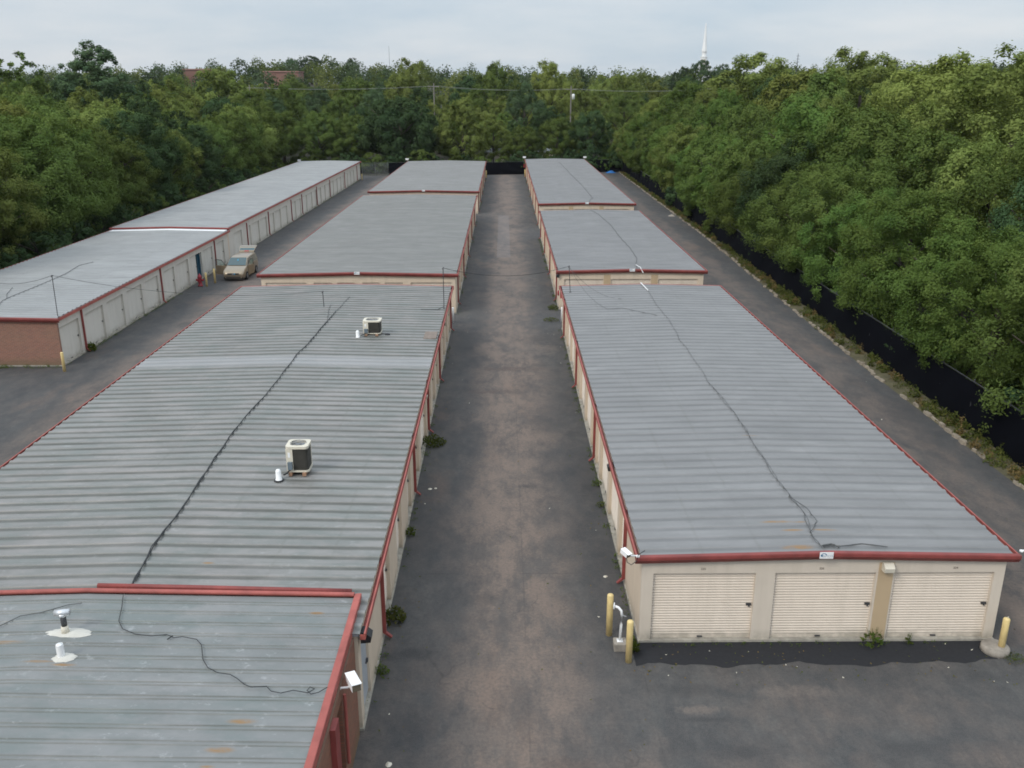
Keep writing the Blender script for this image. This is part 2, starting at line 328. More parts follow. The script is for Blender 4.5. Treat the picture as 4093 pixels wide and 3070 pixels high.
def part(name, mb, mats, parent=None, smooth=False, bevel=0.):
    off = WL[parent] if parent else (0, 0, 0)
    o = link(name, mb.mesh(name, mats, off, smooth), parent)
    if bevel:
        b = o.modifiers.new('bevel', 'BEVEL'); b.width = bevel; b.segments = 2; b.limit_method = 'ANGLE'
    return o
def thing(name, label, cat, loc, group=None):
    o = link(name, None, None, loc); o['label'] = label; o['category'] = cat
    if group: o['group'] = group
    return o
def tag(o, label, cat, group=None):
    o['label'] = label; o['category'] = cat
    if group: o['group'] = group
    return o
def single(name, mb, mats, label, cat, group=None, smooth=False, bevel=0.):
    # one-mesh thing with its origin at its own base
    xs = [p[0] for p in mb.v]; ys = [p[1] for p in mb.v]; zs = [p[2] for p in mb.v]
    off = ((min(xs)+max(xs))/2, (min(ys)+max(ys))/2, min(zs))
    o = link(name, mb.mesh(name, mats, off, smooth), None, off)
    if bevel:
        b = o.modifiers.new('bevel', 'BEVEL'); b.width = bevel; b.segments = 2; b.limit_method = 'ANGLE'
    return tag(o, label, cat, group)
def struct(name, mb, mats, kind='structure', smooth=False):
    o = link(name, mb.mesh(name, mats, (0, 0, 0), smooth)); o['kind'] = kind; return o
def copy_tree(o, parent=None, loc=None):
    c = o.copy(); COL.objects.link(c); c.parent = parent
    for ch in list(o.children): copy_tree(ch, c)
    return c
def text_mesh(txt, size, mat, depth=.003):
    cu = bpy.data.curves.new('text', 'FONT'); cu.body = txt; cu.size = size; cu.extrude = depth; cu.align_x = 'CENTER'; cu.resolution_u = 3
    to = bpy.data.objects.new('text', cu); COL.objects.link(to)
    dg = bpy.context.evaluated_depsgraph_get(); dg.update()
    me = bpy.data.meshes.new_from_object(to.evaluated_get(dg)); me.materials.clear(); me.materials.append(mat)
    bpy.data.objects.remove(to); bpy.data.curves.remove(cu); return me

# ------------------------------------------------------------------ ground
def sstep(a, b, v):
    t = max(0., min(1., (v-a)/(b-a))); return t*t*(3-2*t)
def gz(x, y):
    h = 11*sstep(175, 560, y)+6*sstep(600, 1200, y)
    h += 7*math.exp(-((x+108)**2+(y-520)**2)/(2*50**2))
    h += 3*sstep(60, 200, x)*sstep(20, 120, y)
    return h - .02
mb = MB(); xs = [-1500, -900, -600]+list(range(-400, 401, 25))+[600, 900, 1500]; ys = [-200, -60]+list(range(0, 701, 25))+[900, 1200, 1600, 2200]
mb.add([(x, y, gz(x, y)) for y in ys for x in xs], [(j*len(xs)+i, j*len(xs)+i+1, (j+1)*len(xs)+i+1, (j+1)*len(xs)+i) for j in range(len(ys)-1) for i in range(len(xs)-1)])
struct('ground', mb, M['soil'], smooth=True)
KERB = [(5, 19.1), (28, 19.1), (45, 19.08), (62, 19.4), (78, 19.8), (91, 20.15), (117, 20.2), (145, 20.45), (163.4, 20.5)]
def kx(y): return float(np.interp(y, [a for a, b in KERB], [b for a, b in KERB]))
mb = MB(); pts = [(-45, 5), (-45, 44), (-35.5, 45), (-35.5, 157)]+[(-30, 157), (-4, 158), (4, 159.5), (16, 163.2), (20.5, 163.4)]+[(kx(y), y) for y in (145, 117, 91, 78, 62, 45, 28, 5)]
mb.add([(x, y, 0) for x, y in pts], [tuple(range(len(pts)))]); struct('asphalt_yard', mb, M['asphalt'])
mb = MB(); edge = []
for i in range(61):
    x = 3.35+i*(12.75-3.35)/60; edge.append((x, 19.5+.07*math.sin(x*1.9)+.05*math.sin(x*5.1+1)+.03*rnd.uniform(-1, 1)-.07*sstep(11, 12.7, x)*-3))
mb.add([(x, y, .004) for x, y in edge]+[(12.9, 20.6, .004), (3.35, 20.6, .004)], [tuple(range(63))]); struct('tar_apron', mb, M['tar'])
# drainage crack right of the front block
mb = MB(); mb.tube([(13.35, 19.55, .0), (13.9, 19.0, .002), (14.4, 18.4, .0), (15.2, 17.7, .002), (16.5, 16.3, 0)], .018, 5)
struct('pavement_crack', mb, M['black'])

# ------------------------------------------------------------------ storage blocks
def gable(x, x0, x1, ze, rise):
    xm = (x0+x1)/2; return ze+rise*(1-abs(x-xm)/((x1-x0)/2))
def roof_mesh(name, mat, x0, x1, y0, y1, ze, rise, pitch, rib=(.105, .045, .042), off=(0, 0, 0), seed=0, double=False):
    r = random.Random(seed); cols = [x0+(x1-x0)*k/12 for k in range(13)]
    rows = []                                  # (y, dz, dirt)
    rows.append((y0, 0, 0)); y = y0+pitch*.6
    while y < y1-.12 and double:
        for dy_ in (-.05, .05): rows += [(y+dy_-.030, 0, .15), (y+dy_-.016, 0, .8), (y+dy_-.006, rib[2], .1), (y+dy_+.006, rib[2], 0), (y+dy_+.016, 0, .4), (y+dy_+.030, 0, .1)]
        y += pitch
    while y < y1-.12:
        rows += [(y-rib[0]-.12, 0, .05), (y-rib[0]-.05, 0, .9), (y-rib[0]+.02, rib[2]*.3, .9), (y-rib[1], rib[2], .1), (y+rib[1], rib[2], 0), (y+rib[0], 0, .5), (y+rib[0]+.04, 0, .0)]; y += pitch
    rows.append((y1, 0, 0)); vs = []; dirt = []
    for (yy, dz, d) in rows:
        for x in cols:
            vs.append((x-off[0], yy-off[1], gable(x, x0, x1, ze, rise)+dz+r.uniform(-.003, .003)-off[2])); dirt.append(d)
    n = len(cols); fs = [(j*n+i, j*n+i+1, (j+1)*n+i+1, (j+1)*n+i) for j in range(len(rows)-1) for i in range(n-1)]
    me = bpy.data.meshes.new(name); me.from_pydata(vs, [], fs); me.materials.append(mat)
    a = me.attributes.new('dirt', 'FLOAT', 'POINT'); a.data.foreach_set('value', dirt); me.update(); return me
DOORC = {}
def door_mesh(w, h, mt='door'):
    k = (round(w, 2), round(h, 2), mt)
    if k in DOORC: return DOORC[k]
    mb = MB(); n = 24; b = .10; sl = (h-b)/n; prof = [(0, 0), (-.012, 0), (-.012, b)]
    for i in range(n):
        z = b+i*sl; prof += [(0, z+sl*.12), (-.026, z+sl*.34), (-.026, z+sl*.70), (0, z+sl*.96)]
    prof.append((0, h)); vs = []
    for (d, z) in prof: vs += [(0, d, z), (w, d, z)]
    mb.add(vs, [(2*i, 2*i+1, 2*i+3, 2*i+2) for i in range(len(prof)-1)])
    DOORC[k] = mb.mesh('door', M[mt], fix=False); return DOORC[k]
mb = MB(); mb.box((-.11, -.035, 0), (.03, 0, .05)); mb.box((-.06, -.06, -.03), (-.02, -.036, .03)); LATCH = mb.mesh('latch', M['darksteel'])
mb = MB(); mb.box((-.07, -.04, .03), (.07, -.013, .065)); HANDLE = mb.mesh('handle', M['darksteel'])
DH = 2.06; BASE = .07
def add_door(root, w, x, y, rz, latch=True, h=DH-BASE, mt='door'):
    d = link('door', door_mesh(w, h, mt), root, (x, y, BASE), rz)
    if latch:
        l = bpy.data.objects.new('latch', LATCH); COL.objects.link(l); l.parent = d; l.location = (w-.06, -.012, 1.0)
        l = bpy.data.objects.new('handle', HANDLE); COL.objects.link(l); l.parent = d; l.location = (w/2, 0, 0)
    return d
def fill_wall(mb, lo, hi, opens, fn, top):
    # pillars and header as boxes; fn(a, b, z0, z1) adds one box
    e = lo
    for a, b in opens:
        if a > e+.01: fn(e, a, 0, DH)
        e = b
    if hi > e+.01: fn(e, hi, 0, DH)
    fn(lo, hi, DH, top)
mbk = MB(); mbk.box((-.05, -.045, .2), (.05, .045, 2.42)); mbk.add([(-.05, -.045, .2), (.05, -.045, .2), (.05, .045, .2), (-.05, .045, .2), (-.05, -.20, .06), (.05, -.20, .06), (.05, -.16, -.0+.04), (-.05, -.16, .04)], [(0, 1, 5, 4), (1, 2, 6, 5), (2, 3, 7, 6), (3, 0, 4, 7), (4, 5, 6, 7)])
SPOUT = mbk.mesh('downspout', M['red'])
def fascia(mb, xa, xb, x0, x1, ze, rise, y, sgn, h=.30):
    # folded rake trim along a gable end facing -y (sgn=-1) or +y
    prof = [(.02, .035), (-.095, .03), (-.105, .0), (-.105, -.07), (-.02, -.195), (.0, -.195)]
    st = [xa, (x0+x1)/2, xb]; vs = []
    for x in st:
        zg = gable(min(max(x, x0), x1), x0, x1, ze, rise); vs += [(x, y+p*(1 if sgn < 0 else -1), zg+q) for p, q in prof]
    n = len(prof); fs = []
    for i in range(2):
        for k in range(n): fs.append((i*n+k, i*n+(k+1) % n, (i+1)*n+(k+1) % n, (i+1)*n+k))
    fs += [tuple(range(n)), tuple(range(2*n, 3*n))]; mb.add(vs, fs)
def block(label, x0, x1, y0, y1, roofmat, ze=2.62, rise=.11, pitch=.52, front=(), left=(), right=(), spL=(), spR=(), frontmat='cream', sidematL='cream', sidematR='cream',
          front_fascia=True, back_fascia=True, latch=True, tanp=(), skip_doors=(), seed=1, front_y=None, name='storage_block'):
    root = thing(name, label, 'storage building', ((x0+x1)/2, y0, 0))
    wx0, wx1 = x0+.07, x1-.07; wy0, wy1 = y0+.12, y1-.12; T = .16; top = ze-.05
    if sidematL: 
        mb = MB(); fill_wall(mb, wy0+T, wy1-T, left, lambda a, b, z0, z1: mb.box((wx0, a, z0), (wx0+T, b, z1)), top); part('wall', mb, M[sidematL], root)
    if sidematR:
        mb = MB(); fill_wall(mb, wy0+T, wy1-T, right, lambda a, b, z0, z1: mb.box((wx1-T, a, z0), (wx1, b, z1)), top); part('wall', mb, M[sidematR], root)
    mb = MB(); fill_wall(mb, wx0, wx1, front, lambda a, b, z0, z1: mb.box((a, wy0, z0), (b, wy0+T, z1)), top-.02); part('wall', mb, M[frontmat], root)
    mb = MB(); mb.box((wx0, wy1-T, 0), (wx1, wy1, top-.02)); part('wall', mb, M['cream'], root)
    for a, b in tanp:
        mb = MB(); mb.box((a, wy0-.012, .0), (b, wy0-.001, DH+.30)); part('pillar', mb, M['tan'], root)
    mb = MB(); mb.box((wx0-.03, wy0-.035, -.01), (wx1+.03, wy1+.03, BASE-.005)); part('slab', mb, M['slab'], root)
    for a, b in front: add_door(root, b-a, a, wy0+.10, 0, latch)
    for a, b in left:
        if a not in skip_doors: add_door(root, b-a, wx0+.125, b, R(-90), latch)
    for a, b in right:
        if a not in skip_doors: add_door(root, b-a, wx1-.135, a, R(90), latch, mt='doorpale' if sidematR == 'pale' else 'door')
    ro = link('roof', roof_mesh('roof', roofmat, x0-.01, x1+.01, y0, y1, ze+.02, rise, pitch, off=WL[root], seed=seed), root)
    so = MB(); so.prism([(x0+.02, ze-.06), (x1-.02, ze-.06), (x1-.02, ze-.012), ((x0+x1)/2, ze+rise-.012), (x0+.02, ze-.012)], y0+.02, y1-.02, 'y'); part('roof_deck', so, M['oldroof'], root)
    for xe, sg in ((x0, -1), (x1, 1)):
        g = MB(); xo = xe+sg*.13
        lo, hi = min(xe, xo), max(xe, xo)
        out = (lo, lo+.012) if sg < 0 else (hi-.012, hi)
        g.box((out[0], y0, ze-.13), (out[1], y1, ze+.012)); g.box((lo if sg > 0 else lo+.012, y0, ze-.13), (hi-.012 if sg > 0 else hi, y1, ze-.115))
        lip = (out[0]-.004, out[1]+.02) if sg < 0 else (out[0]-.02, out[1]+.004)
        g.box((lip[0], y0, ze+.0125), (lip[1], y1, ze+.03))
        for yy in (y0, y1-.012): g.box((lo+.013, yy, ze-.114), (hi-.013, yy+.012, ze-.0))
        part('gutter', g, M['redfade'], root)
    for ys_, xw, rz in [(s, wx0-.048, R(-90)) for s in spL]+[(s, wx1+.048, R(90)) for s in spR]: link('downspout', SPOUT, root, (xw, ys_, 0), rz)
    if front_fascia:
        f = MB(); fascia(f, x0-.15, x1+.15, x0, x1, ze, rise, y0, -1); part('fascia', f, M['red'], root)
    if back_fascia:
        f = MB(); fascia(f, x0-.15, x1+.15, x0, x1, ze, rise, y1, 1); part('fascia', f, M['redfade'], root)
    return root, wx0, wx1, wy0, wy1
G0 = (.246, .241, .238); G1 = (.262, .254, .242); G2 = (.315, .318, .318)
def bays(spouts, end, pat):
    o = []
    for s in spouts:
        for a, b in pat:
            if s+b < end-.3: o.append((s+a, s+b))
    return o
P_R = [(.25, 1.65), (2.1, 4.5), (5.0, 7.4), (7.8, 8.95)]; P_3 = [(.45, 2.85), (3.45, 5.85), (6.4, 8.8)]
R1, rx0, rx1, ry0, ry1 = block('grey roofed storage block nearest on the right, three cream doors on its front end', 3.5, 13.1, 20.4, 53.6,
    roof_mat('roof_right_near', G0, spots=[(7.45, 22.1, .5, .09), (7.75, 21.6, .35, .07), (8.05, 22.05, .25, .06), (7.6, 20.62, .5, .1), (8.6, 21.6, .4, .06), (8.4, 28.5, .35, .05)], seams=(5.1, 6.6, 9.9, 11.5), dirtamt=.75, greenish=.3, dirtc=(.125, .128, .128)),
    pitch=.58, front=[(3.86, 6.53), (7.04, 9.67), (10.15, 12.76)], left=bays([23.47, 32.69, 41.86], 53.4, P_R), spL=[23.47, 32.69, 41.86, 51.12], spR=[23.5, 32.7, 41.9, 51.1],
    frontmat='trim', tanp=[(9.72, 10.11)], seed=11)
R2, *_ = block('grey roofed storage block second from the front in the right row', 3.6, 13.3, 58.4, 89.1,
    roof_mat('roof_right_mid', G0, seams=(5.2, 6.7, 8.2, 10.2, 11.6), dirtamt=.8, greenish=.25, dirtc=(.125, .128, .128)), front=[(4.0, 6.58), (7.1, 9.73), (10.25, 12.88)],
    left=bays([61., 70.2, 79.4], 88.6, P_R), spL=[61., 70.2, 79.4, 88.2], tanp=[(6.62, 7.06), (9.77, 10.2)], seed=12)
R3, *_ = block('farthest grey roofed storage block of the right row beside the wood at the back', 3.7, 13.75, 95.0, 158.0,
    roof_mat('roof_right_far', G0, seams=(5.5, 7.2, 8.8, 10.6, 12.2), dirtamt=.8, greenish=.2, dirtc=(.125, .128, .128)), front=[(4.2, 6.8), (7.35, 10.0), (10.55, 13.2)],
    left=bays([97.5, 106.7, 115.9, 125.1, 134.3, 143.5], 157.5, P_R), spL=[97.5, 106.7, 115.9, 125.1, 134.3, 143.5, 152.7], latch=False, tanp=[(6.84, 7.3), (10.05, 10.5)], seed=13)
m1d = [(21.05, 22.58), (24.3, 25.67), (27.45, 28.65), (30.1, 31.7), (32.6, 35.2), (36.3, 37.8), (38.6, 40.1), (41., 42.4), (43.4, 45.0), (46., 47.6), (48.6, 50.2), (51.2, 52.8)]
M1, mx0, mx1, my0, my1 = block('long storage block with two air conditioners on its ribbed grey roof', -15.85, -3.2, 17.0, 53.6,
    roof_mat('roof_middle_near', G1, strip=(36.9, 38.1), seams=(-14.3, -12.4, -10.9, -7.6, -5.8, -4.4), dirtamt=.85, greenish=.5, scr=.25, dirtc=(.055, .057, .045), spots=[(-7.4, 19.9, .18, .05)]), rise=.15, pitch=.52,
    right=[(17.45, 18.45)]+m1d, skip_doors=(17.45,), spR=[20.75, 29.62, 35.82, 42.94, 52.9], spL=[20, 30, 40, 50], front_fascia=False, seed=14)
M2, *_ = block('grey roofed storage block second from the front in the middle row', -15.85, -3.1, 57.4, 102.8,
    roof_mat('roof_middle_mid', G1, seams=(-14.2, -12.3, -9.4, -6.8, -4.9), dirtamt=.8, greenish=.5, dirtc=(.10, .105, .095)), rise=.13,
    front=[(-15.5, -12.85), (-12.38, -11.2), (-10.87, -9.73), (-9.22, -8.08), (-7.74, -6.58), (-6.08, -3.42)], right=bays([60., 69.2, 78.4, 87.6], 102.3, P_R), spR=[60., 69.2, 78.4, 87.6, 96.8], seed=15)
M3, *_ = block('farthest grey roofed storage block of the middle row', -15.85, -3.0, 107.1, 153.5,
    roof_mat('roof_middle_far', G0, seams=(-13.8, -11.4, -7.6, -5.2), dirtamt=.4, greenish=.3), rise=.13,
    front=[(-15.4, -12.9), (-12.3, -11.1), (-10.8, -9.7), (-9.2, -8.0), (-7.7, -6.5), (-6., -3.5)], right=bays([109., 118.2, 127.4, 136.6], 153, P_R), spR=[109., 118.2, 127.4, 136.6, 145.8], latch=False, seed=16)
l1d = [(45.95, 48.25), (49.05, 51.4), (51.9, 54.3), (54.9, 57.3), (57.85, 60.15), (61.2, 63.3), (63.85, 66.3), (66.85, 68.35), (68.36, 69.35), (69.8, 72.1), (73.2, 75.2)]
L1, lx0, lx1, ly0, ly1 = block('pale roofed storage block at the left edge with a brick end wall', -33.3, -23.4, 45.7, 76.6,
    roof_mat('roof_left_near', G2, seams=(-31, -28.2, -25.6), dirtamt=.3, greenish=.2), right=l1d, skip_doors=(68.36,), spR=[48.6, 60.6, 72.6], sidematR='pale', frontmat='brick', back_fascia=False, seed=17)
l2d = [(78.5, 81.0), (82.95, 83.95), (84.45, 87.0), (87.6, 89.9), (91., 92.85), (93.3, 95.75), (96.4, 98.7), (101., 103.), (103.5, 105.6)]+bays([106.2, 114.9, 123.9, 135.8], 151, P_3)+[(132.9, 135.2)]
L2, *_ = block('pale roofed far storage block of the left row behind the van', -33.35, -23.5, 76.72, 151.0,
    roof_mat('roof_left_far', G2, seams=(-31, -28.3, -25.7), dirtamt=.25, greenish=.15), ze=2.80, right=sorted(l2d), spR=[82.6, 90.5, 100.6, 106.1, 114.8, 123.8, 135.6, 147.3], sidematR='pale', latch=False, seed=18)
# white flashing where the left blocks meet
f = MB(); f.prism([(-33.2, 2.69), (-28.35, 2.80), (-23.5, 2.69), (-23.5, 2.675), (-28.35, 2.785), (-33.2, 2.675)], 75.75, 76.56, 'y'); part('flashing', f, M['white'], L1)
# open unit in the left block: dark recess with a teal sheet
f = MB(); X = lx1-.12
f.box((X-2.4, 68.35, BASE), (X-2.35, 69.36, DH)); f.box((X-2.35, 68.30, BASE), (X, 68.345, DH)); f.box((X-2.35, 69.37, BASE), (X, 69.41, DH)); f.box((X-2.35, 68.35, DH+.01), (X, 69.36, DH+.05))
part('open_unit', f, M['interior'], L1)
f = MB(); f.box((X-.6, 69.2, BASE), (X-.02, 69.34, 1.9)); f.box((X+.05, 68.37, BASE), (X+.09, 68.46, 1.95)); part('teal_sheet', f, M['teal'], L1)
# unit numbers and maker's plate on the front block
for txt, x in (('225', 5.15), ('226', 8.23), ('224', 11.72)):
    o = link('unit_number', text_mesh(txt, .085, M['ink']), R1, (x, ry0-.004, 2.165)); o.rotation_euler = (R(90), 0, 0)
def plate(root, x, y, z, tilt=0):
    p = thing('maker_plate', '', 'sign', (x, y, z)); 
    b = MB(); b.box((-.175, -.012, -.09), (.175, .0, .09)); pb = link('panel', b.mesh('panel', M['white']), p, (x, y, z))
    t = link('lettering', text_mesh('BETCO', .085, M['logogrey']), p, (x+.03, y-.013, z-.045)); t.rotation_euler = (R(90), 0, 0)
    a = MB()
    for k in range(9):
        t0, t1 = math.pi*k/9, math.pi*(k+1)/9
        a.add([(-.07+.075*math.cos(q)*rr, -.016, .005+.06*math.sin(q)*rr) for q, rr in ((t0, 1), (t1, 1), (t1, .7), (t0, .7))], [(0, 1, 2, 3)])
    a.box((-.15, -.016, -.03), (-.10, -.013, .012)); link('emblem', a.mesh('emblem', M['logo']), p, (x, y, z))
    return p
for (root, x, y, z, lb) in ((R1, 8.21, 20.27, 2.71, 'white plate with blue emblem on the red fascia of the nearest right block'),
                        (R2, 8.45, 58.27, 2.71, 'small white plate on the red fascia of the second block in the right row'),
                        (R3, 8.72, 94.87, 2.71, 'small white plate on the red fascia of the farthest block in the right row'),
                        (M2, -9.5, 57.27, 2.73, 'small white plate on the fascia of the second block in the middle row'),
                        (M3, -9.42, 106.97, 2.73, 'small white plate on the red fascia of the farthest block in the middle row')):
    p = plate(root, x, y, z); tag(p, lb, 'sign', 'maker plates on the red fascias')
# grey personnel door near the office end of the middle block
d = MB(); d.box((mx1-.10, 17.46, .16), (mx1-.06, 18.44, DH-.01)); dd = part('door', d, M['greydoor'], M1); dd['label'] = 'plain grey personnel door'
d = MB(); d.box((mx1-.06, 18.28, 1.0), (mx1-.01, 18.36, 1.08)); d.box((mx1-.055, 18.2, 1.02), (mx1-.02, 18.28, 1.05)); part('handle', d, M['darksteel'], dd)

# ------------------------------------------------------------------ office at the bottom left
off = thing('brick_office', 'brick office with a seamed grey roof and salmon edge at bottom left', 'office building', (-9.6, 8, 0))
mb = MB(); xw = -3.32
mb.box((xw-.2, 6.0, 0), (xw, 14.5, 2.55)); mb.box((xw-.2, 15.3, 0), (xw, 16.98, 2.55)); mb.box((xw-.2, 14.5, 2.25), (xw, 15.3, 2.55))
mb.box((xw-1.3, 14.3, 0), (xw-.205, 14.495, 2.55)); mb.box((xw-1.3, 15.305, 0), (xw-.205, 15.5, 2.55)); mb.box((xw-1.5, 14.3, 0), (xw-1.305, 15.5, 2.55))
mb.box((-16.2, 6.0, 0), (-16., 16.9, 2.55)); mb.box((-16., 6., 0), (xw-.205, 6.2, 2.55)); part('wall', mb, M['brickdark'], off)
mb = MB(); mb.box((xw-1.3, 14.52, .06), (xw-1.26, 15.25, 2.05)); d = part('door', mb, M['greydoor'], off)
mb = MB(); mb.box((xw-1.26, 15.1, 1.0), (xw-1.2, 15.18, 1.06)); part('handle', mb, M['darksteel'], d)
mb = MB(); mb.box((xw+.002, 14.05, .1), (xw+.11, 14.42, 2.5)); part('post', mb, M['red'], off)
mb = MB(); mb.tube([(xw+.05, 15.38, .6), (xw+.05, 15.38, 2.3)], .035, 8); part('conduit', mb, M['redfade'], off)
ROOFM0 = roof_mat('roof_office', (.236, .242, .238), spots=[(-10.85, 16.42, .75, .09), (-9.55, 15.72, .4, .05), (-4.25, 17.65, .2, .07), (-4.92, 13.98, .32, .09), (-5.1, 13.22, .3, .09), (-9.9, 12.55, .35, .08), (-9.0, 15.62, .3, .06), (-5.2, 12.8, .15, .04)], dirtamt=.5, greenish=.4, scr=.4)
link('roof', roof_mesh('roof', ROOFM0, -15.9, -3.5, 6.0, 18.3, 2.74, .15, .42, rib=(.07, .045, .020), off=WL[off], seed=19, double=True), off)
mb = MB(); mb.box((-15.9, 6., 2.56), (-3.5, 18.3, 2.735)); part('roof_deck', mb, M['oldroof'], off)
mb = MB(); mb.prism([(-3.51, 2.79), (-3.51, 2.57), (-3.40, 2.53), (-3.36, 2.57), (-3.355, 2.79), (-3.37, 2.80)], 6., 18.42, 'y'); part('fascia', mb, M['redfade'], off)
mb = MB(); vs = []
prof = [(18.33, .0), (18.32, .035), (18.33, .06), (18.42, .065), (18.44, .04), (18.44, -.1)]
for x in (-16., -9.7, -3.52): vs += [(x, y, gable(x, -16, -3.4, 2.76, .15)+z) for y, z in prof]
mb.add(vs, [(i*6+k, i*6+(k+1) % 6, (i+1)*6+(k+1) % 6, (i+1)*6+k) for i in range(2) for k in range(6)]+[tuple(range(6)), tuple(range(12, 18))]); part('ridge_cap', mb, M['redfade'], off)
mb = MB(); mb.tube([(x, y, gable(x, -15.85, -3.2, 2.62, .15)+.11) for x, y in ((-9.6, 18.68), (-7.5, 18.66), (-5.5, 18.63), (-3.62, 18.6))], .062, 10)
single('loose_downspout', mb, M['red'], 'loose red downspout pipe lying on the grey roof against the red edge of the office', 'pipe', smooth=True)

# ------------------------------------------------------------------ roof equipment
def zroofM(x): return gable(x, -15.85, -3.2, 2.64, .15)
def zroofR(x): return gable(x, 3.5, 13.1, 2.64, .11)
def rrect(hw, hd, r, n=5):
    p = []
    for cx, cy, a0 in ((hw-r, hd-r, 0), (-hw+r, hd-r, 90), (-hw+r, -hd+r, 180), (hw-r, -hd+r, 270)):
        for k in range(n+1):
            a = R(a0+90*k/n); p.append((cx+r*math.cos(a), cy+r*math.sin(a)))
    return p
def ac_unit(label):
    r = thing('air_conditioner', label, 'air conditioner', (0, 0, 0), 'air conditioners on the roof')
    b = MB(); hw = .29
    for z0, z1, e in ((.10, .15, .012), (.80, .87, .012)):
        b.prism([(x, y) for x, y in rrect(hw+e, hw+e, .10)], z0, z1, 'z')
    out = rrect(hw+.012, hw+.012, .10); n = len(out); inn = [(.235*math.cos(2*math.pi*(k+3)/n), .235*math.sin(2*math.pi*(k+3)/n)) for k in range(n)]
    inn = [(.235*math.cos(math.atan2(y, x)), .235*math.sin(math.atan2(y, x))) for x, y in out]
    b2 = MB(); b2.prism(rrect(hw+.012, hw+.012, .10), .10, .15, 'z')
    vs = [(x, y, .80) for x, y in out]+[(x, y, .875) for x, y in out]+[(x, y, .885) for x, y in inn]+[(x, y, .80) for x, y in inn]
    b2.add(vs, [(k, (k+1) % n, n+(k+1) % n, n+k) for k in range(n)]+[(n+k, n+(k+1) % n, 2*n+(k+1) % n, 2*n+k) for k in range(n)]+[(2*n+k, 2*n+(k+1) % n, 3*n+(k+1) % n, 3*n+k) for k in range(n)])
    for x, y in ((hw-.03, hw-.03), (-hw+.03, hw-.03)): b2.tube([(x, y, .15), (x, y, .8)], .022, 6)
    part('casing', b2, M['offwhite'], r)
    c = MB(); 
    for k in range(36):
        z = .155+k*.0178; c.prism(rrect(hw-.012, hw-.012, .08), z, z+.009, 'z')
    c.prism(rrect(hw-.03, hw-.03, .07), .15, .80, 'z'); part('louvre_guard', c, M['louvre'], r)
    p = MB(); p.box((-hw-.004, -hw-.004, .151), (-hw+.175, -hw+.09, .799)); p.box((-hw-.004, -hw+.091, .151), (-hw+.02, -hw+.2, .799)); part('service_panel', p, M['offwhite'], r)
    p = MB(); p.box((-hw+.05, -hw-.008, .55), (-hw+.11, -hw-.0045, .70)); part('label_plate', p, M['white'], r)
    p = MB(); p.box((-hw+.04, -hw-.09, .20), (-hw+.16, -hw-.005, .42)); part('disconnect_box', p, M['discon'], r)
    p = MB(); p.tube([(-hw+.1, -hw-.05, .2), (-hw+.0, -hw-.1, .10), (-hw-.06, -hw-.18, .09)], .022, 6); part('line_set', p, M['cable'], r)
    f = MB(); f.lathe([(.0, .80), (.07, .80), (.07, .85), (.0, .855)], n=14)
    for k in range(4):
        a = k*math.pi/2+.3; ca, sa = math.cos(a), math.sin(a)
        f.add([(ca*.06-sa*.03, sa*.06+ca*.03, .835), (ca*.06+sa*.03, sa*.06-ca*.03, .815), (ca*.21+sa*.07, sa*.21-ca*.07, .81), (ca*.21-sa*.06, sa*.21+ca*.06, .84)], [(0, 1, 2, 3)])
    part('fan', f, M['steel'], r)
    g = MB()
    for k in range(12):
        a = k*math.pi/6; g.tube([(.05*math.cos(a), .05*math.sin(a), .90), (.236*math.cos(a), .236*math.sin(a), .886)], .004, 4)
    for rr in (.09, .15, .21): g.tube([(rr*math.cos(2*math.pi*k/20), rr*math.sin(2*math.pi*k/20), .896) for k in range(21)], .004, 4)
    part('fan_guard', g, M['steel'], r)
    for x in (-.2, .17):
        w = MB(); w.box((x-.045, -.36, .0), (x+.045, .34, .098)); part('timber_rail', w, M['wood'], r)
    return r
M['louvre'] = simple('louvre', (.085, .08, .068), .6, .2); M['discon'] = simple('disconnect', (.16, .20, .23), .5, .2)
a1 = ac_unit('nearer of the two beige air conditioners, on timber rails on the ribbed grey roof')
a2 = copy_tree(a1); a2['label'] = 'farther of the two beige air conditioners, standing by the plywood sheet end of the roof'
a1.scale = (1.14, 1.06, 1.08); a2.scale = (1.42, 1.22, .82); a1.location = (-6.33, 25.62, zroofM(-6.33)+.03); a2.location = (-6.36, 42.1, zroofM(-6.36)+.03)
def jug(x, y, lb):
    z = zroofM(x)+.01; m = MB(); m.lathe([(.11, 0), (.10, .03), (.085, .035), (.085, .28), (.06, .34), (.0, .36)], (x, y, z+.02), 14)
    o = single('capped_pipe', m, M['white'], lb, 'pipe', 'white capped pipes beside the air conditioners', True)
    m = MB(); m.lathe([(.15, 0), (.14, .03), (.1, .035), (.0, .036)], (x, y, z), 14); part('boot', m, M['black'], o)
jug(-6.84, 24.95, 'white capped pipe in a black boot beside the nearer air conditioner'); jug(-6.98, 41.35, 'white capped pipe beside the farther air conditioner')
m = MB(); z = zroofM(-3.5)+.04; m.box((-3.86, 41.3, z), (-3.26, 42.6, z+.03)); single('plywood_sheet', m, M['ply'], 'brown plywood sheet lying on the roof edge by the middle lane', 'board')
m = MB(); z = zroofM(-5.65)+.01; m.lathe([(.12, 0), (.12, .05), (.08, .08), (.0, .08)], (-5.65, 42.0, z), 12); single('black_roof_boot', m, M['black'], 'small black round pipe boot on the roof right of the farther air conditioner', 'roof boot')
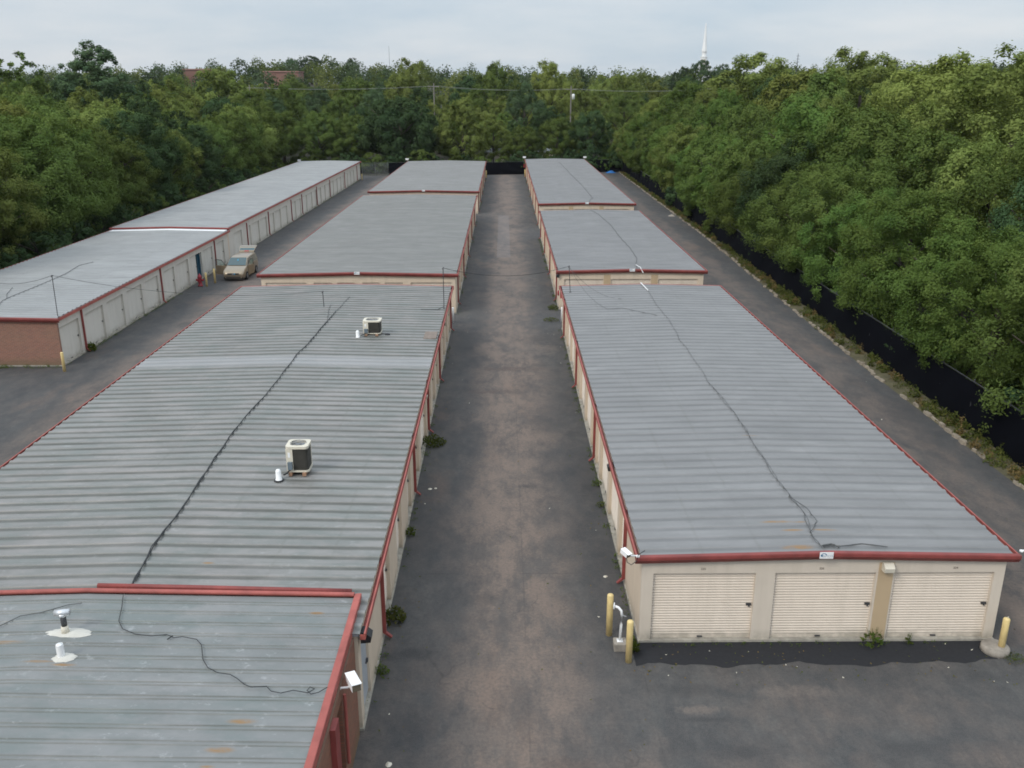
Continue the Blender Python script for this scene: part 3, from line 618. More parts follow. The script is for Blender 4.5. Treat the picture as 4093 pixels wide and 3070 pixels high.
# vents on the office roof
def blob_disc(mb, x, y, z, rx, ry, h, seed):
    r = random.Random(seed); n = 28; o = [(x+rx*math.cos(2*math.pi*k/n)*r.uniform(.82, 1.1), y+ry*math.sin(2*math.pi*k/n)*r.uniform(.85, 1.1)) for k in range(n)]
    mid = [(x+(a-x)*.75, y+(b-y)*.75) for a, b in o]
    vs = [(a, b, z) for a, b in o]+[(a, b, z+h*.8) for a, b in mid]+[(x, y, z+h)]
    mb.add(vs, [(k, (k+1) % n, n+(k+1) % n, n+k) for k in range(n)]+[(n+k, n+(k+1) % n, 2*n) for k in range(n)])
zo = 2.895
VX = -9.45
v = thing('capped_vent_pipe', 'capped vent pipe with a dark stem in white sealant on the office roof', 'roof vent', (VX, 16.72, zo-.02))
m = MB(); blob_disc(m, VX+.06, 16.74, zo-.018, .52, .19, .05, 3); part('sealant', m, M['seal'] if 'seal' in M else M.setdefault('seal', simple('sealant', (.60, .58, .52), .7, var=.15)), v, True)
m = MB(); m.tube([(VX, 16.72, zo), (VX, 16.72, zo+.18)], [.085, .07], 12); part('collar', m, M['offwhite'], v, True)
m = MB(); m.tube([(VX, 16.72, zo+.18), (VX, 16.72, zo+.46)], .06, 12); part('stem', m, M['darksteel'], v, True)
m = MB(); m.tube([(VX-.15, 16.70, zo+.50), (VX+.15, 16.74, zo+.50)], .075, 12); m.tube([(VX, 16.72, zo+.42), (VX, 16.72, zo+.48)], .085, 12); part('cap', m, M['galv'] if 'galv' in M else M.setdefault('galv', simple('galvanised', (.68, .69, .70), .3, .6, .1)), v, True)
v = thing('white_vent_pipe', 'short white plastic vent pipe in a round sealant collar on the office roof', 'roof vent', (-9.1, 15.85, zo-.02))
m = MB(); blob_disc(m, -9.08, 15.85, zo-.018, .25, .17, .05, 5); part('sealant', m, M['seal'], v, True)
m = MB(); n = 14; m.tube([(-9.14, 15.86, zo), (-9.14, 15.86, zo+.30)], .075, 14, cap=False); m.tube([(-9.14, 15.86, zo+.30), (-9.14, 15.86, zo+.1)], .065, 14, cap=True)
part('pipe', m, M['white'], v, True)
# cables
def jitter(pts, zf, sub, amp, seed, lift=.05):
    r = random.Random(seed); out = []
    for i in range(len(pts)-1):
        (x0, y0), (x1, y1) = pts[i], pts[i+1]
        for k in range(sub):
            t = k/sub; x = x0+(x1-x0)*t+r.uniform(-amp, amp); y = y0+(y1-y0)*t; out.append((x, y, zf(x)+lift+r.uniform(0, .01)))
    x, y = pts[-1]; out.append((x, y, zf(x)+lift)); return out
c1 = [(-8.81, 18.36), (-9.05, 20.65), (-9.08, 23.23), (-9.2, 25.69), (-9.29, 28.23), (-9.29, 30.25), (-9.21, 32.55), (-9.18, 35.83), (-9.22, 38.24), (-9.07, 40.0), (-9.03, 42.52), (-8.92, 46.37), (-8.77, 49.95)]
m = MB()
for s, rr in ((1, .017), (2, .013), (3, .012)): m.tube(jitter(c1[:-1] if s < 3 else c1[:5], zroofM, 3, .035, s), rr, 6)
single('cable_bundle', m, M['cable'], 'thick black cable bundle snaking along the ridge of the roof with the air conditioners', 'cable')
m = MB(); m.tube(jitter(c1[-3:], zroofM, 5, .03, 9), .012, 5); m.tube(jitter([(-8.9, 44.), (-9.3, 46.2), (-9.45, 47.9)], zroofM, 4, .03, 4), .012, 5)
single('thin_cable', m, M['thincable'], 'faint thin cable at the far end of the roof with the air conditioners', 'cable')
c2 = [(8.18, 20.5), (8.13, 21.35), (8.33, 22.44), (8.25, 23.79), (8.23, 25.65), (8.31, 27.57), (8.4, 29.75), (8.32, 32.27), (8.23, 34.26), (8.29, 36.84), (8.29, 40.58), (8.45, 44.6), (8.37, 47.71), (8.48, 52.27)]
m = MB(); m.tube(jitter(c2, zroofR, 3, .04, 21), .008, 5); m.tube(jitter(c2[:9], zroofR, 3, .06, 22), .006, 5)
m.tube(jitter([(8.18, 20.55), (8.4, 20.62), (8.7, 20.6), (9.3, 20.75), (9.9, 20.6)], zroofR, 3, .03, 23), .012, 5); m.tube(jitter([(8.2, 20.6), (8.5, 20.7), (8.6, 20.52)], zroofR, 4, .04, 24), .02, 5)
m.tube(jitter([(8.13, 21.35), (8.55, 22.0), (8.5, 22.8), (8.25, 23.6)], zroofR, 4, .02, 25), .01, 5)
single('roof_cable', m, M['thincable'], 'thin black cable wandering along the roof of the nearest right block to its maker plate', 'cable')
m = MB(); m.tube(jitter([(8.74, 58.4), (9.29, 62.31), (9.37, 66.47), (9.34, 69.39), (9.3, 73.05), (9.29, 78.18), (8.99, 85.31), (8.5, 88.3)], zroofR, 4, .04, 26, .07), .013, 5)
single('roof_cable', m, M['thincable'], 'thin dark cable along the roof of the second right block', 'cable')
m = MB(); m.tube(jitter([(8.9, 95.4), (9.65, 98.67), (9.65, 106.99), (9.6, 115.59), (9.3, 130), (9., 150)], zroofR, 4, .04, 27, .09), .014, 5)
single('roof_cable', m, M['thincable'], 'thin dark cable along the roof of the farthest right block', 'cable')
c3 = [(-8.81, 18.2), (-8.65, 17.73), (-8.49, 17.16), (-8.28, 16.85), (-7.95, 16.67), (-7.59, 16.61), (-7.27, 16.67), (-7.08, 16.55), (-6.91, 16.6), (-6.58, 16.51), (-6.41, 16.31), (-6.22, 15.81), (-6.04, 15.54), (-5.8, 15.38), (-5.53, 15.33), (-5.35, 15.2), (-5.16, 15.02), (-5.02, 14.94), (-4.71, 14.97), (-4.58, 14.82), (-4.38, 14.77), (-4.16, 14.86), (-3.86, 14.79), (-3.75, 14.91), (-3.85, 14.97), (-3.89, 14.86), (-3.79, 14.75), (-3.65, 14.81), (-3.52, 14.96), (-3.36, 14.93)]
zoff = lambda x: gable(x, -15.9, -3.5, 2.76, .15)
m = MB(); m.tube([(x, y, zoff(x)+.025) for x, y in c3], .009, 5); m.tube([(-7.12, 16.62, zoff(-7.1)+.03), (-7.2, 16.5, zoff(-7.2)+.02)], .012, 5)
single('camera_cable', m, M['cable'], 'thin black cable with a loop running over the office roof to the white camera', 'cable')
m = MB(); m.tube([(x, y, zoff(x)+.02) for x, y in [(-11.6, 16.6), (-11.0, 17.0), (-10.75, 17.37), (-10.35, 17.49), (-9.88, 17.78), (-9.6, 17.85)]], .009, 5)
single('thin_cable', m, M['thincable'], 'faint thin cable on the office roof behind the capped vent pipe', 'cable')
zroofL = lambda x: gable(x, -33.3, -23.4, 2.64, .11)
m = MB(); m.tube([(x, y, zroofL(x)+.05) for x, y in [(-28.09, 61.05), (-28.49, 59.81), (-28.06, 56.91), (-28.04, 55.64), (-28.03, 52.78), (-28.09, 50.63), (-28.05, 49.33), (-27.12, 46.4)]], .016, 5)
m.tube([(x, y, zroofL(x)+.05) for x, y in [(-29.31, 52.8), (-28.7, 51.), (-28.08, 49.82)]], .014, 5); single('thin_cable', m, M['thincable'], 'thin grey cable lying along the roof of the left brick-ended block', 'cable')
def mast(name, x, y, z0, z1, lb, lean=0):
    m = MB(); m.tube([(x, y, z0), (x+lean, y, z1)], .022, 6); m.tube([(x+lean-.05, y, z1-.1), (x+lean+.05, y, z1-.02)], .03, 6)
    m.box((x-.06, y-.06, z0-.02), (x+.06, y+.06, z0+.03)); return single('wire_mast', m, M['darksteel'], lb, 'wire mast', 'thin wire masts on the roofs')
mast('m', -23.46, 46.05, 2.64, 4.88, 'thin leaning wire mast at the near corner of the left brick-ended block', .04)
mast('m', -9.77, 47.57, zroofM(-9.77), 3.68, 'short thin wire mast near the ridge of the roof with the air conditioners', -.02)
mast('m', -3.27, 47.66, zroofM(-3.3), 4.94, 'thin upright wire mast at the lane edge of the roof with the air conditioners')
mast('m', 3.9, 51.8, zroofR(3.9), 4.24, 'thin wire mast at the far corner of the nearest right block', -.1)
def wire(a, b, sag, r=.011, n=18):
    return [(a[0]+(b[0]-a[0])*t, a[1]+(b[1]-a[1])*t, a[2]+(b[2]-a[2])*t-4*sag*t*(1-t)) for t in [k/n for k in range(n+1)]]
m = MB(); m.tube(wire((-3.27, 47.66, 4.9), (3.8, 51.8, 4.2), .5), .012, 5); single('overhead_wire', m, M['cable'], 'sagging black wire strung across the middle lane between two roof masts', 'wire')
m = MB(); m.tube(wire((-23.42, 46.05, 4.85), (-9.79, 47.57, 3.66), .55), .011, 5); single('overhead_wire', m, M['thincable'], 'thin wire crossing the left lane from the leaning mast to the short mast', 'wire')
m = MB(); m.tube(wire((-23.42, 46.05, 4.85), (-29.3, 50.5, 3.6), .25)+[(-29.4, 50.6, 3.4), (-28.6, 50., zroofL(-28.6)+.04)], .012, 5); single('overhead_wire', m, M['thincable'], 'thin wire drooping from the leaning mast to the roof of the left block', 'wire')
m = MB(); m.tube(wire((3.82, 51.8, 4.15), (6.6, 49.6, zroofR(6.6)+.05), .45), .008, 5); m.tube(wire((3.82, 51.8, 4.15), (5.6, 47.2, zroofR(5.6)+.05), .4), .008, 5); m.tube([(5.6, 47.2, zroofR(5.6)+.05), (6.4, 47.3, zroofR(6.4)+.06), (7., 46.6, zroofR(7)+.06), (8., 45.5, zroofR(8.)+.06)], .01, 5)
single('drop_wires', m, M['thincable'], 'thin wires drooping from the mast onto the nearest right roof', 'wire')
m = MB(); m.tube([(-3.3, 47.7, 2.75), (-3.6, 47.3, zroofM(-3.6)+.05), (-4.5, 47.2, zroofM(-4.5)+.06)], .016, 5); single('thin_cable', m, M['cable'], 'short black cable end on the roof at the foot of the upright mast', 'cable')
m = MB(); m.tube([(8.3, 53.5, 2.86), (8.45, 51.6, zroofR(8.4)+.06)], .03, 6); single('white_conduit', m, M['white'], 'short white conduit over the far roof edge of the nearest right block', 'conduit')
m = MB(); m.tube([(9.15, 58.1, 2.55), (9.0, 58.5, 2.85), (8.85, 59.6, 2.82)], .022, 6); single('white_conduit', m, M['white'], 'white conduit hooked over the fascia beside the plate of the second right block', 'conduit')

# cameras and lamps
def bullet(label, x, y, z, yaw, tilt, L=.34, w=.085, arm=(0, .2), housing=None):
    r = thing('security_camera', label, 'camera', (x, y, z), 'white cameras on the eaves')
    b = MB(); b.box((-w, -L*.5, -w*.85), (w, L*.5, w*.85)); b.box((-w*1.08, -L*.5-.05, w*.86), (w*1.08, L*.52, w*1.0))
    o = link('body', b.mesh('body', M['white']), r, (x, y, z)); o.rotation_euler = (tilt, 0, yaw)
    f = MB(); f.box((-w*.92, -L*.5-.012, -w*.78), (w*.92, -L*.5-.001, w*.78)); f2 = bpy.data.objects.new('lens', f.mesh('lens', M['lens'])); COL.objects.link(f2); f2.parent = o
    a = MB(); a.tube([(0, 0, -w*.5), (arm[0]*.4, arm[1]*.4, -w*1.3), (arm[0], arm[1], -w*1.4)], .022, 7); a.lathe([(.05, -.03), (.05, .0), (.0, .0)], (arm[0], arm[1], -w*1.4), 10)
    link('arm', a.mesh('arm', M['white']), r, (x, y, z)); return r
M['lens'] = simple('lens', (.12, .10, .07), .3)
bullet('white boxy camera on an arm off the left front corner of the nearest right block', 3.08, 20.32, 2.78, R(35), R(12), L=.24, w=.07, arm=(.32, .02))
bullet('white tube camera off the right front corner of the nearest right block', 13.42, 20.2, 2.92, R(40), R(14), L=.26, w=.07, arm=(-.22, .08))
bullet('large white camera on an arm over the office edge by the middle lane', -3.06, 15.3, 2.66, R(24), R(-8), L=.52, w=.095, arm=(-.3, -.02))
for x, y, lb in ((3.55, 158.3, 'tiny white camera on the left far corner of the farthest right block'), (13.95, 158.3, 'tiny white camera on the right far corner of the farthest right block'), (-16.1, 153.8, 'tiny white camera on the left far corner of the farthest middle block'), (-33.5, 151.2, 'tiny white camera on the far corner of the left far block')):
    bullet(lb, x, y, 2.95, R(90), 0, L=.5, w=.14, arm=(0, 0))
m = MB(); m.tube([(3.10, 20.3, 2.68), (3.12, 20.25, 2.55), (3.22, 20.2, 2.5), (3.36, 20.22, 2.6), (3.4, 20.26, 2.76), (3.6, 20.5, 2.74)], .011, 6); single('camera_cable', m, M['cable'], 'dark looped cable below the boxy camera on the left front corner', 'cable')
def wallpack(label, x, y, z, rz, mat, s=1.):
    r = thing('wall_light', label, 'wall light', (x, y, z), 'lights on the walls')
    b = MB(); b.prism([(0, -.12*s), (0, .12*s), (-.10*s, .12*s), (-.22*s, .02*s), (-.20*s, -.10*s)], -.13*s, .13*s, 'x'); o = link('housing', b.mesh('housing', M[mat]), r, (x, y, z), rz)
    d = MB(); d.box((-.1*s, -.19*s, -.112*s), (.1*s, -.03*s, -.102*s)); link('lens', d.mesh('lens', M['steel']), r, (x, y, z), rz)
    return r
wallpack('beige wall light on the tan pillar between two front doors', 9.91, ry0-.014, 2.27, 0, 'offwhite', 1.0)
wallpack('black wall light under the eave by the grey office door', mx1+.06, 17.3, 2.42, R(90), 'black', 1.1)
wallpack('black wall light under the lane side eave of the nearest right block', rx0, 26.9, 2.3, R(-90), 'black')
wallpack('round beige wall light on the lane side of the nearest right block', rx0, 39.4, 2.3, R(-90), 'offwhite', .8)
wallpack('beige wall light on the lane side of the block with air conditioners', mx1, 34.2, 2.25, R(90), 'offwhite', .8)
wallpack('black wall light on the lane side of the middle block near the far air conditioner', mx1, 46., 2.25, R(90), 'black', .8)
wallpack('black wall light on the near corner of the second right block', 3.66, 58.5, 2.3, R(-90), 'black')
b = thing('alarm_bell', 'round red alarm bell at the far lane corner of the nearest right block', 'alarm bell', (3.45, 53.2, 2.3))
m = MB(); m.lathe([(.0, 0), (.17, .0), (.17, .05), (.12, .09), (0, .1)], n=16); o = link('gong', m.mesh('gong', M['hydrant'], smooth=True), b, (3.33, 53.2, 2.3)); o.rotation_euler = (0, R(-90), 0)
m = MB(); m.box((-.03, -.16, -.3), (.1, .16, .22)); link('back_box', m.mesh('back_box', M['redfade']), b, (3.43, 53.2, 2.3))
b = MB(); b.box((3.45, 157.2, 1.3), (3.62, 157.6, 1.9)); b.box((3.43, 157.25, 1.35), (3.449, 157.55, 1.85)); single('red_alarm_box', b, M['hydrant'], 'small red box on the far lane corner of the farthest right block', 'alarm box')

# bollards, keypad post
def bollard(label, x, y, h, r=.075, mat='yellow', g='yellow bollards'):
    m = MB(); m.lathe([(r, -.02), (r, h-.04), (r*.85, h-.012), (r*.45, h), (.0, h+.004)], (x, y, 0), 18); return single('bollard', m, M[mat], label, 'bollard', g, True)
bollard('yellow bollard farther from the camera beside the white bent pipe', 2.81, 20.86, 1.25, .085)
bollard('yellow bollard nearer the camera, in front of the left corner of the front doors', 3.18, 19.66, 1.22, .085)
o = bollard('yellow bollard set in a round concrete collar at the right corner of the front doors', 13.0, 20.02, 1.0, .085)
m = MB(); m.lathe([(.36, -.02), (.35, .13), (.31, .16), (.0, .165)], (12.86, 20.05, 0), 24); c = part('collar', m, M['concrete'], o, True)
bollard('yellow bollard by the brick end corner of the left block', -22.98, 44.9, 1.05)
bollard('yellow bollard nearer the red hydrant', -22.24, 66.19, 1.05); bollard('yellow bollard between the hydrant and the open van door', -22.0, 67.44, 1.1)
bollard('distant yellow bollard at the far end of the left row', -23.0, 148.8, 1.02); bollard('distant yellow bollard at the far lane corner of the middle row', -2.92, 152.9, 1.2, .1); bollard('distant yellow bollard at the far lane corner of the right row', 3.6, 154.7, 1.2, .1)
bollard('white post in the gap behind the nearest right block', 3.67, 55.2, .95, .07, 'white', 'white posts in the gaps'); bollard('white post in the gap behind the block with air conditioners', -3.23, 55.2, .95, .07, 'white', 'white posts in the gaps')
k = thing('gooseneck_post', 'white bent gooseneck pipe post on a concrete block between two yellow bollards', 'pipe post', (3.02, 20.3, 0))
m = MB(); m.box((2.86, 20.08, -.01), (3.2, 20.42, .22)); part('footing', m, M['concrete'], k, bevel=.02)
m = MB(); m.tube([(3.02, 20.26, .222), (3.04, 20.27, .7), (3.05, 20.28, 1.0), (3.03, 20.3, 1.1), (2.96, 20.34, 1.17), (2.86, 20.38, 1.19)], .035, 10); m.box((2.94, 20.18, .221), (3.1, 20.34, .235)); part('pipe', m, M['white'], k, True)
m = MB(); m.tube([(2.865, 20.38, 1.19), (2.845, 20.385, 1.19)], .09, 12); part('flange', m, M['white'], k); m = MB(); m.tube([(3.05, 20.28, .98), (3.16, 20.24, .96)], .018, 6); part('bracket', m, M['steel'], k)

# hydrant
h = thing('fire_hydrant', 'dark red fire hydrant beside two yellow bollards by the left block', 'hydrant', (-22.75, 66.3, 0))
m = MB(); m.lathe([(.19, 0), (.19, .06), (.14, .08), (.13, .55), (.16, .57), (.16, .62), (.15, .64)], (-22.75, 66.3, 0), 16); part('barrel', m, M['hydrant'], h, True)
m = MB(); m.lathe([(.165, .64), (.165, .67), (.15, .75), (.09, .84), (.04, .87), (.04, .95), (.0, .95)], (-22.75, 66.3, 0), 16); part('bonnet', m, M['hydrant'], h, True)
for d in ((1, 0), (-1, 0), (0, -1)):
    m = MB(); r = .09 if d[1] == 0 else .12
    m.tube([(-22.75+d[0]*.1, 66.3+d[1]*.1, .46), (-22.75+d[0]*.22, 66.3+d[1]*.22, .46)], r*.8, 10); m.tube([(-22.75+d[0]*.221, 66.3+d[1]*.221, .46), (-22.75+d[0]*.28, 66.3+d[1]*.28, .46)], r, 8); part('nozzle_cap', m, M['hydrant'], h)

# ------------------------------------------------------------------ van (front faces -y)
M['vanpaint'] = None
m_, t_, p_, o_ = new_mat('van_gold'); p_.inputs['Base Color'].default_value = (.30, .245, .175, 1); p_.inputs['Metallic'].default_value = .6; p_.inputs['Roughness'].default_value = .38; p_.inputs['Coat Weight'].default_value = .5; M['vanpaint'] = m_
M['vanglass'] = glass_mat('van_glass', (.025, .062, .068)); M['tyre'] = simple('tyre', (.018, .018, .018), .9); M['lamp'] = glass_mat('lamp_glass', (.55, .52, .45)); M['redlamp'] = glass_mat('red_lamp', (.45, .03, .03)); M['darktrim'] = simple('dark_trim', (.03, .028, .026), .7)
van = thing('minivan', 'gold minivan with its hatch and front doors open, parked facing the camera', 'van', (-20.85, 67.4, 0))
VW = .95
def vsec(y, hw, zb, zs, zt, tw):   # lower half-width, sill z, shoulder z, top z, top half-width
    return [(-hw*.93, y, zb), (-hw, y, zb+.18), (-hw, y, zs-.18), (-hw*.95, y, zs), (-tw, y, zt-.05 if zt-zs > .2 else zt-.01), (-tw*.8, y, zt), (tw*.8, y, zt), (tw, y, zt-.05 if zt-zs > .2 else zt-.01), (hw*.95, y, zs), (hw, y, zs-.18), (hw, y, zb+.18), (hw*.93, y, zb)]
secs = [vsec(0, .72, .28, .62, .66, .62), vsec(.10, .86, .22, .74, .78, .74), vsec(.35, .93, .2, .90, .93, .80), vsec(.9, .95, .2, 1.02, 1.06, .82), vsec(1.25, .96, .2, 1.08, 1.14, .82), vsec(2.15, .97, .2, 1.1, 1.70, .77), vsec(3.0, .97, .2, 1.1, 1.77, .78), vsec(4.3, .96, .22, 1.1, 1.75, .77), vsec(4.85, .93, .28, 1.08, 1.70, .73), vsec(4.98, .90, .36, 1.02, 1.5, .64)]
m = MB(); n = 12; vs = [p for s in secs for p in s]
m.add(vs, [(i*n+k, i*n+(k+1) % n, (i+1)*n+(k+1) % n, (i+1)*n+k) for i in range(len(secs)-1) for k in range(n)]+[tuple(range(n))])
OX, OY = -20.85, 67.4
def vloc(mb):
    mb.v = [(x+OX, y+OY, z) for x, y, z in mb.v]; return mb
body = part('body', vloc(m), M['vanpaint'], van, True, bevel=.02)
m = MB(); m.add([(-.82, 1.24, 1.15), (.82, 1.24, 1.15), (.71, 2.10, 1.67), (-.71, 2.10, 1.67)], [(0, 1, 2, 3)]); m.v = [(x, y-.03, z+.025) for x, y, z in m.v]; part('windscreen', vloc(m), M['vanglass'], van)
m = MB(); m.add([(-.015, 1.75, 1.36), (.09, 1.75, 1.36), (.09, 1.8, 1.50), (-.015, 1.8, 1.50)], [(0, 1, 2, 3)]); m.v = [(x, y-.06, z+.11) for x, y, z in m.v]; part('hang_tag', vloc(m), M['tagblue'] if 'tagblue' in M else M.setdefault('tagblue', simple('tag_blue', (.05, .35, .55), .5)), van)
for sg in (-1, 1):
    m = MB()
    for (ya, yb) in ((2.05, 2.95), (3.02, 3.95), (4.02, 4.75)):
        m.add([(sg*.945, ya-.12 if ya < 2.5 else ya, 1.12), (sg*.945, yb, 1.12), (sg*.79, yb-.02, 1.64), (sg*.79, ya+.12 if ya < 2.5 else ya, 1.64)], [(0, 1, 2, 3)])
    m.v = [(x+sg*.012, y, z) for x, y, z in m.v]; part('side_window', vloc(m), M['vanglass'], van)
    m = MB(); m.add([(sg*.60, .03, .60), (sg*.84, .12, .64), (sg*.90, .36, .86), (sg*.64, .16, .76)], [(0, 1, 2, 3)]); m.v = [(x*1.01, y-.03, z+.01) for x, y, z in m.v]; part('headlight', vloc(m), M['lamp'], van)
    for yw in (.95, 3.95):
        m = MB(); m.tube([(sg*.76, yw, .34), (sg*.99, yw, .34)], .34, 18); w = part('wheel', vloc(m), M['tyre'], van)
        m = MB(); m.tube([(sg*.985, yw, .34), (sg*1.0, yw, .34)], .21, 14); part('rim', vloc(m), M['steel'], w)
m = MB(); m.box((-.50, -.05, .585), (.50, .06, .70)); m.box((-.62, -.045, .32), (.62, .06, .42)); part('grille', vloc(m), M['darktrim'], van)
m = MB(); m.tube([(0, -.085, .645), (0, -.045, .645)], .095, 14); part('emblem', vloc(m), M['steel'], van); m = MB(); m.box((.09, -.065, .585), (.18, -.052, .71)); part('badge_sticker', vloc(m), M['tagblue'], van)
m = MB(); m.add([p for q in ([(-.80, -.03, .42), (.80, -.03, .42), (.88, .09, .56), (-.88, .09, .56)], [(-.72, -.06, .56), (.72, -.06, .56)]) for p in q], [(0, 1, 5, 4), (4, 5, 2, 3)]); part('bumper', vloc(m), M['vanpaint'], van)
m = MB(); m.box((-.85, .05, .16), (.85, .12, .36)); part('air_dam', vloc(m), M['darktrim'], van)
def vdoor(sg, ang):
    hx, hy = sg*.97, 1.35; e = thing  # hinge
    d = MB(); L = 1.02; d.box((0, -.03, .34), (L, .03, 1.10)); d.box((0, -.035, 1.05), (L, .035, 1.11))
    f = MB()
    for a, b in (((.0, 1.1), (.42, 1.58)), ((.42, 1.58), (L-.03, 1.62)), ((L-.03, 1.62), (L-.02, 1.1))): f.tube([(a[0], 0, a[1]), (b[0], 0, b[1])], .028, 6)
    g = MB(); g.add([(.02, 0, 1.11), (L-.04, 0, 1.11), (L-.05, 0, 1.60), (.43, 0, 1.56)], [(0, 1, 2, 3)])
    rz = (math.pi-ang) if sg < 0 else ang
    o = link('door', d.mesh('door', M['doorshaded']), van, (OX+hx, OY+hy, 0), rz)
    for nm, mm, mt in (('window_frame', f, M['darktrim']), ('window', g, M['doorglass'])):
        c = bpy.data.objects.new(nm, mm.mesh(nm, mt)); COL.objects.link(c); c.parent = o
    mm = MB(); mm.box((.04, -.16, 1.08), (.22, -.04, 1.24)); c = bpy.data.objects.new('mirror', mm.mesh('mirror', M['vanpaint'])); COL.objects.link(c); c.parent = o
    if sg > 0: c.location = (0, 0, 0)
M['doorshaded'] = simple('door_gold_shaded', (.30, .23, .15), .4, .3, .2)  # darker copy of the van's gold: shade on the open doors put into the colour
gm, gt, gp, go = new_mat('door_glass'); gp.inputs['Base Color'].default_value = (.12, .22, .18, 1); gp.inputs['Roughness'].default_value = .05; gp.inputs['Alpha'].default_value = .45; M['doorglass'] = gm
vdoor(-1, R(12)); vdoor(1, R(76)); van.scale = (.87, .88, .90); van.location = (-20.75, 68.0, 0)
hz = MB(); a = R(24); ca, sa = math.cos(a), math.sin(a)
def hp(x, u, v): return (x, 4.72+u*ca-v*sa, 1.74+u*sa+v*ca)
prof = [(0, .03, .66), (.12, .07, .68), (.62, .09, .74), (.68, .10, .76), (1.05, .02, .76), (1.22, -.10, .70)]
vs = []
for u, v, w in prof: vs += [hp(-w, u, v), hp(w, u, v), hp(w, u, v-.06), hp(-w, u, v-.06)]
hz.add(vs, [(i*4+k, i*4+(k+1) % 4, i*4+4+(k+1) % 4, i*4+4+k) for i in range(5) for k in range(4)]+[(0, 1, 2, 3), (20, 21, 22, 23)])
hatch = part('hatch', vloc(hz), M['vanpaint'], van)
m = MB(); m.add([hp(-.64, .14, .083), hp(.64, .14, .083), hp(.72, .80, .088), hp(-.72, .80, .088)], [(0, 1, 2, 3)]); part('rear_window', vloc(m), M['vanglass'], hatch)
m = MB(); m.add([hp(-.2, .02, .045), hp(.2, .02, .045), hp(.2, .10, .075), hp(-.2, .10, .075)], [(0, 1, 2, 3)]); part('brake_light', vloc(m), M['redlamp'], hatch)
m = MB(); m.tube([(-.62, 4.75, 1.35), hp(-.6, .55, .0)], .018, 6); m.tube([(.62, 4.75, 1.35), hp(.6, .55, .0)], .018, 6); part('gas_strut', vloc(m), M['darktrim'], van)

# ------------------------------------------------------------------ fences, kerb, verge
def fx(y): return float(np.interp(y, [5, 28, 45, 62, 78, 91, 117, 145, 164], [20.05, 20.05, 20.2, 20.5, 20.75, 20.9, 20.95, 21.1, 21.2]))
def screen_fence(label, path, h, group=None, step=2.9, screen='screen', nm='screened_fence'):
    r = thing(nm, label, 'fence', (path[0][0], path[0][1], 0), group)
    L = [0]; 
    for a, b in zip(path, path[1:]): L.append(L[-1]+math.dist(a, b))
    P = lambda s: (float(np.interp(s, L, [p[0] for p in path])), float(np.interp(s, L, [p[1] for p in path])))
    n = max(2, int(L[-1]/.35)); vs = []; q = random.Random(4)
    for i in range(n+1):
        s = L[-1]*i/n; x, y = P(s); ph = (s/step) % 1
        sagz = -.05*math.sin(math.pi*ph)+q.uniform(-.01, .01)
        for k in range(7): vs.append((x+.04*math.sin(s*2.1+k)+.03*math.sin(s*5+k*2), y+.03*math.sin(s*1.3+k*1.4), .03+(h+sagz)*k/6))
    m = MB(); m.add(vs, [(i*7+k, (i+1)*7+k, (i+1)*7+k+1, i*7+k+1) for i in range(n) for k in range(6)]); part('screen', m, M[screen], r, True)
    pm = MB(); pm.tube([(0, 0, -.05), (0, 0, h+.12)], .03, 7); pm.lathe([(.036, h+.12), (.02, h+.16), (0, h+.165)], n=8); pm = pm.mesh('post', M['steel' if screen != 'screen' else 'darksteel'])
    k = 0
    while k*step < L[-1]:
        x, y = P(k*step); link('post', pm, r, (x+.07, y+.07, 0)); k += 1
    m = MB(); m.tube([(*P(L[-1]*i/n), h+.06) for i in range(0, n+1, 2)], .02, 6); part('rail', m, M['darksteel'], r); return r
screen_fence('long black screened fence along the wood on the right', [(fx(y), y) for y in range(16, 165, 4)], 2.05)
screen_fence('black screened fence across the far end of the yard', [(-19.6, 157.2), (-3, 158.0), (4, 159.4), (16, 163.3), (21.1, 164.2)], 2.1)
cm, ct, cp, co = new_mat('chain_link'); cp.inputs['Base Color'].default_value = (.22, .24, .23, 1); cp.inputs['Metallic'].default_value = .6; cp.inputs['Roughness'].default_value = .5
pos = WPOS(ct); s_ = sepxyz(ct, pos); u = mth(ct, 'ADD', s_[0], s_[1])
def stripes(v): return mth(ct, 'LESS_THAN', mth(ct, 'PINGPONG', mth(ct, 'MULTIPLY', v, 1.), .035), .006)
al = mth(ct, 'MAXIMUM', stripes(mth(ct, 'ADD', u, s_[2])), stripes(mth(ct, 'SUBTRACT', u, s_[2]))); ct.links.new(al, cp.inputs['Alpha']); M['chain'] = cm
screen_fence('bare chain link gate panel left of the black screen at the far end', [(-24.2, 156.6), (-19.7, 157.1)], 2.1, screen='chain', nm='chain_link_fence', step=2.2)
m = MB(); q = random.Random(8); y = 16.
while y < 163:
    L = q.uniform(.35, 1.1); w = q.uniform(.16, .30); hh = q.uniform(.06, .15); x = kx(y+L/2)+q.uniform(-.03, .12)
    if q.random() < .74:
        n = 7; ring = [(x+w*.5*math.cos(2*math.pi*k/n)*q.uniform(.75, 1.2), y+L/2+L*.5*math.sin(2*math.pi*k/n)*q.uniform(.8, 1.1)) for k in range(n)]
        m.add([(a, b, -.02) for a, b in ring]+[(a*.85+x*.15, b*.85+(y+L/2)*.15, hh*q.uniform(.7, 1.1)) for a, b in ring], [tuple(range(n, 2*n))]+[(k, (k+1) % n, n+(k+1) % n, n+k) for k in range(n)])
    y += L*q.uniform(.75, 1.0)
struct('kerb', m, M['rubble'])
m = MB(); pts = [(kx(y)-.02, y, .002) for y in range(14, 165, 3)]; pr = [(fx(y)+.4, y, .05) for y in range(14, 165, 3)]
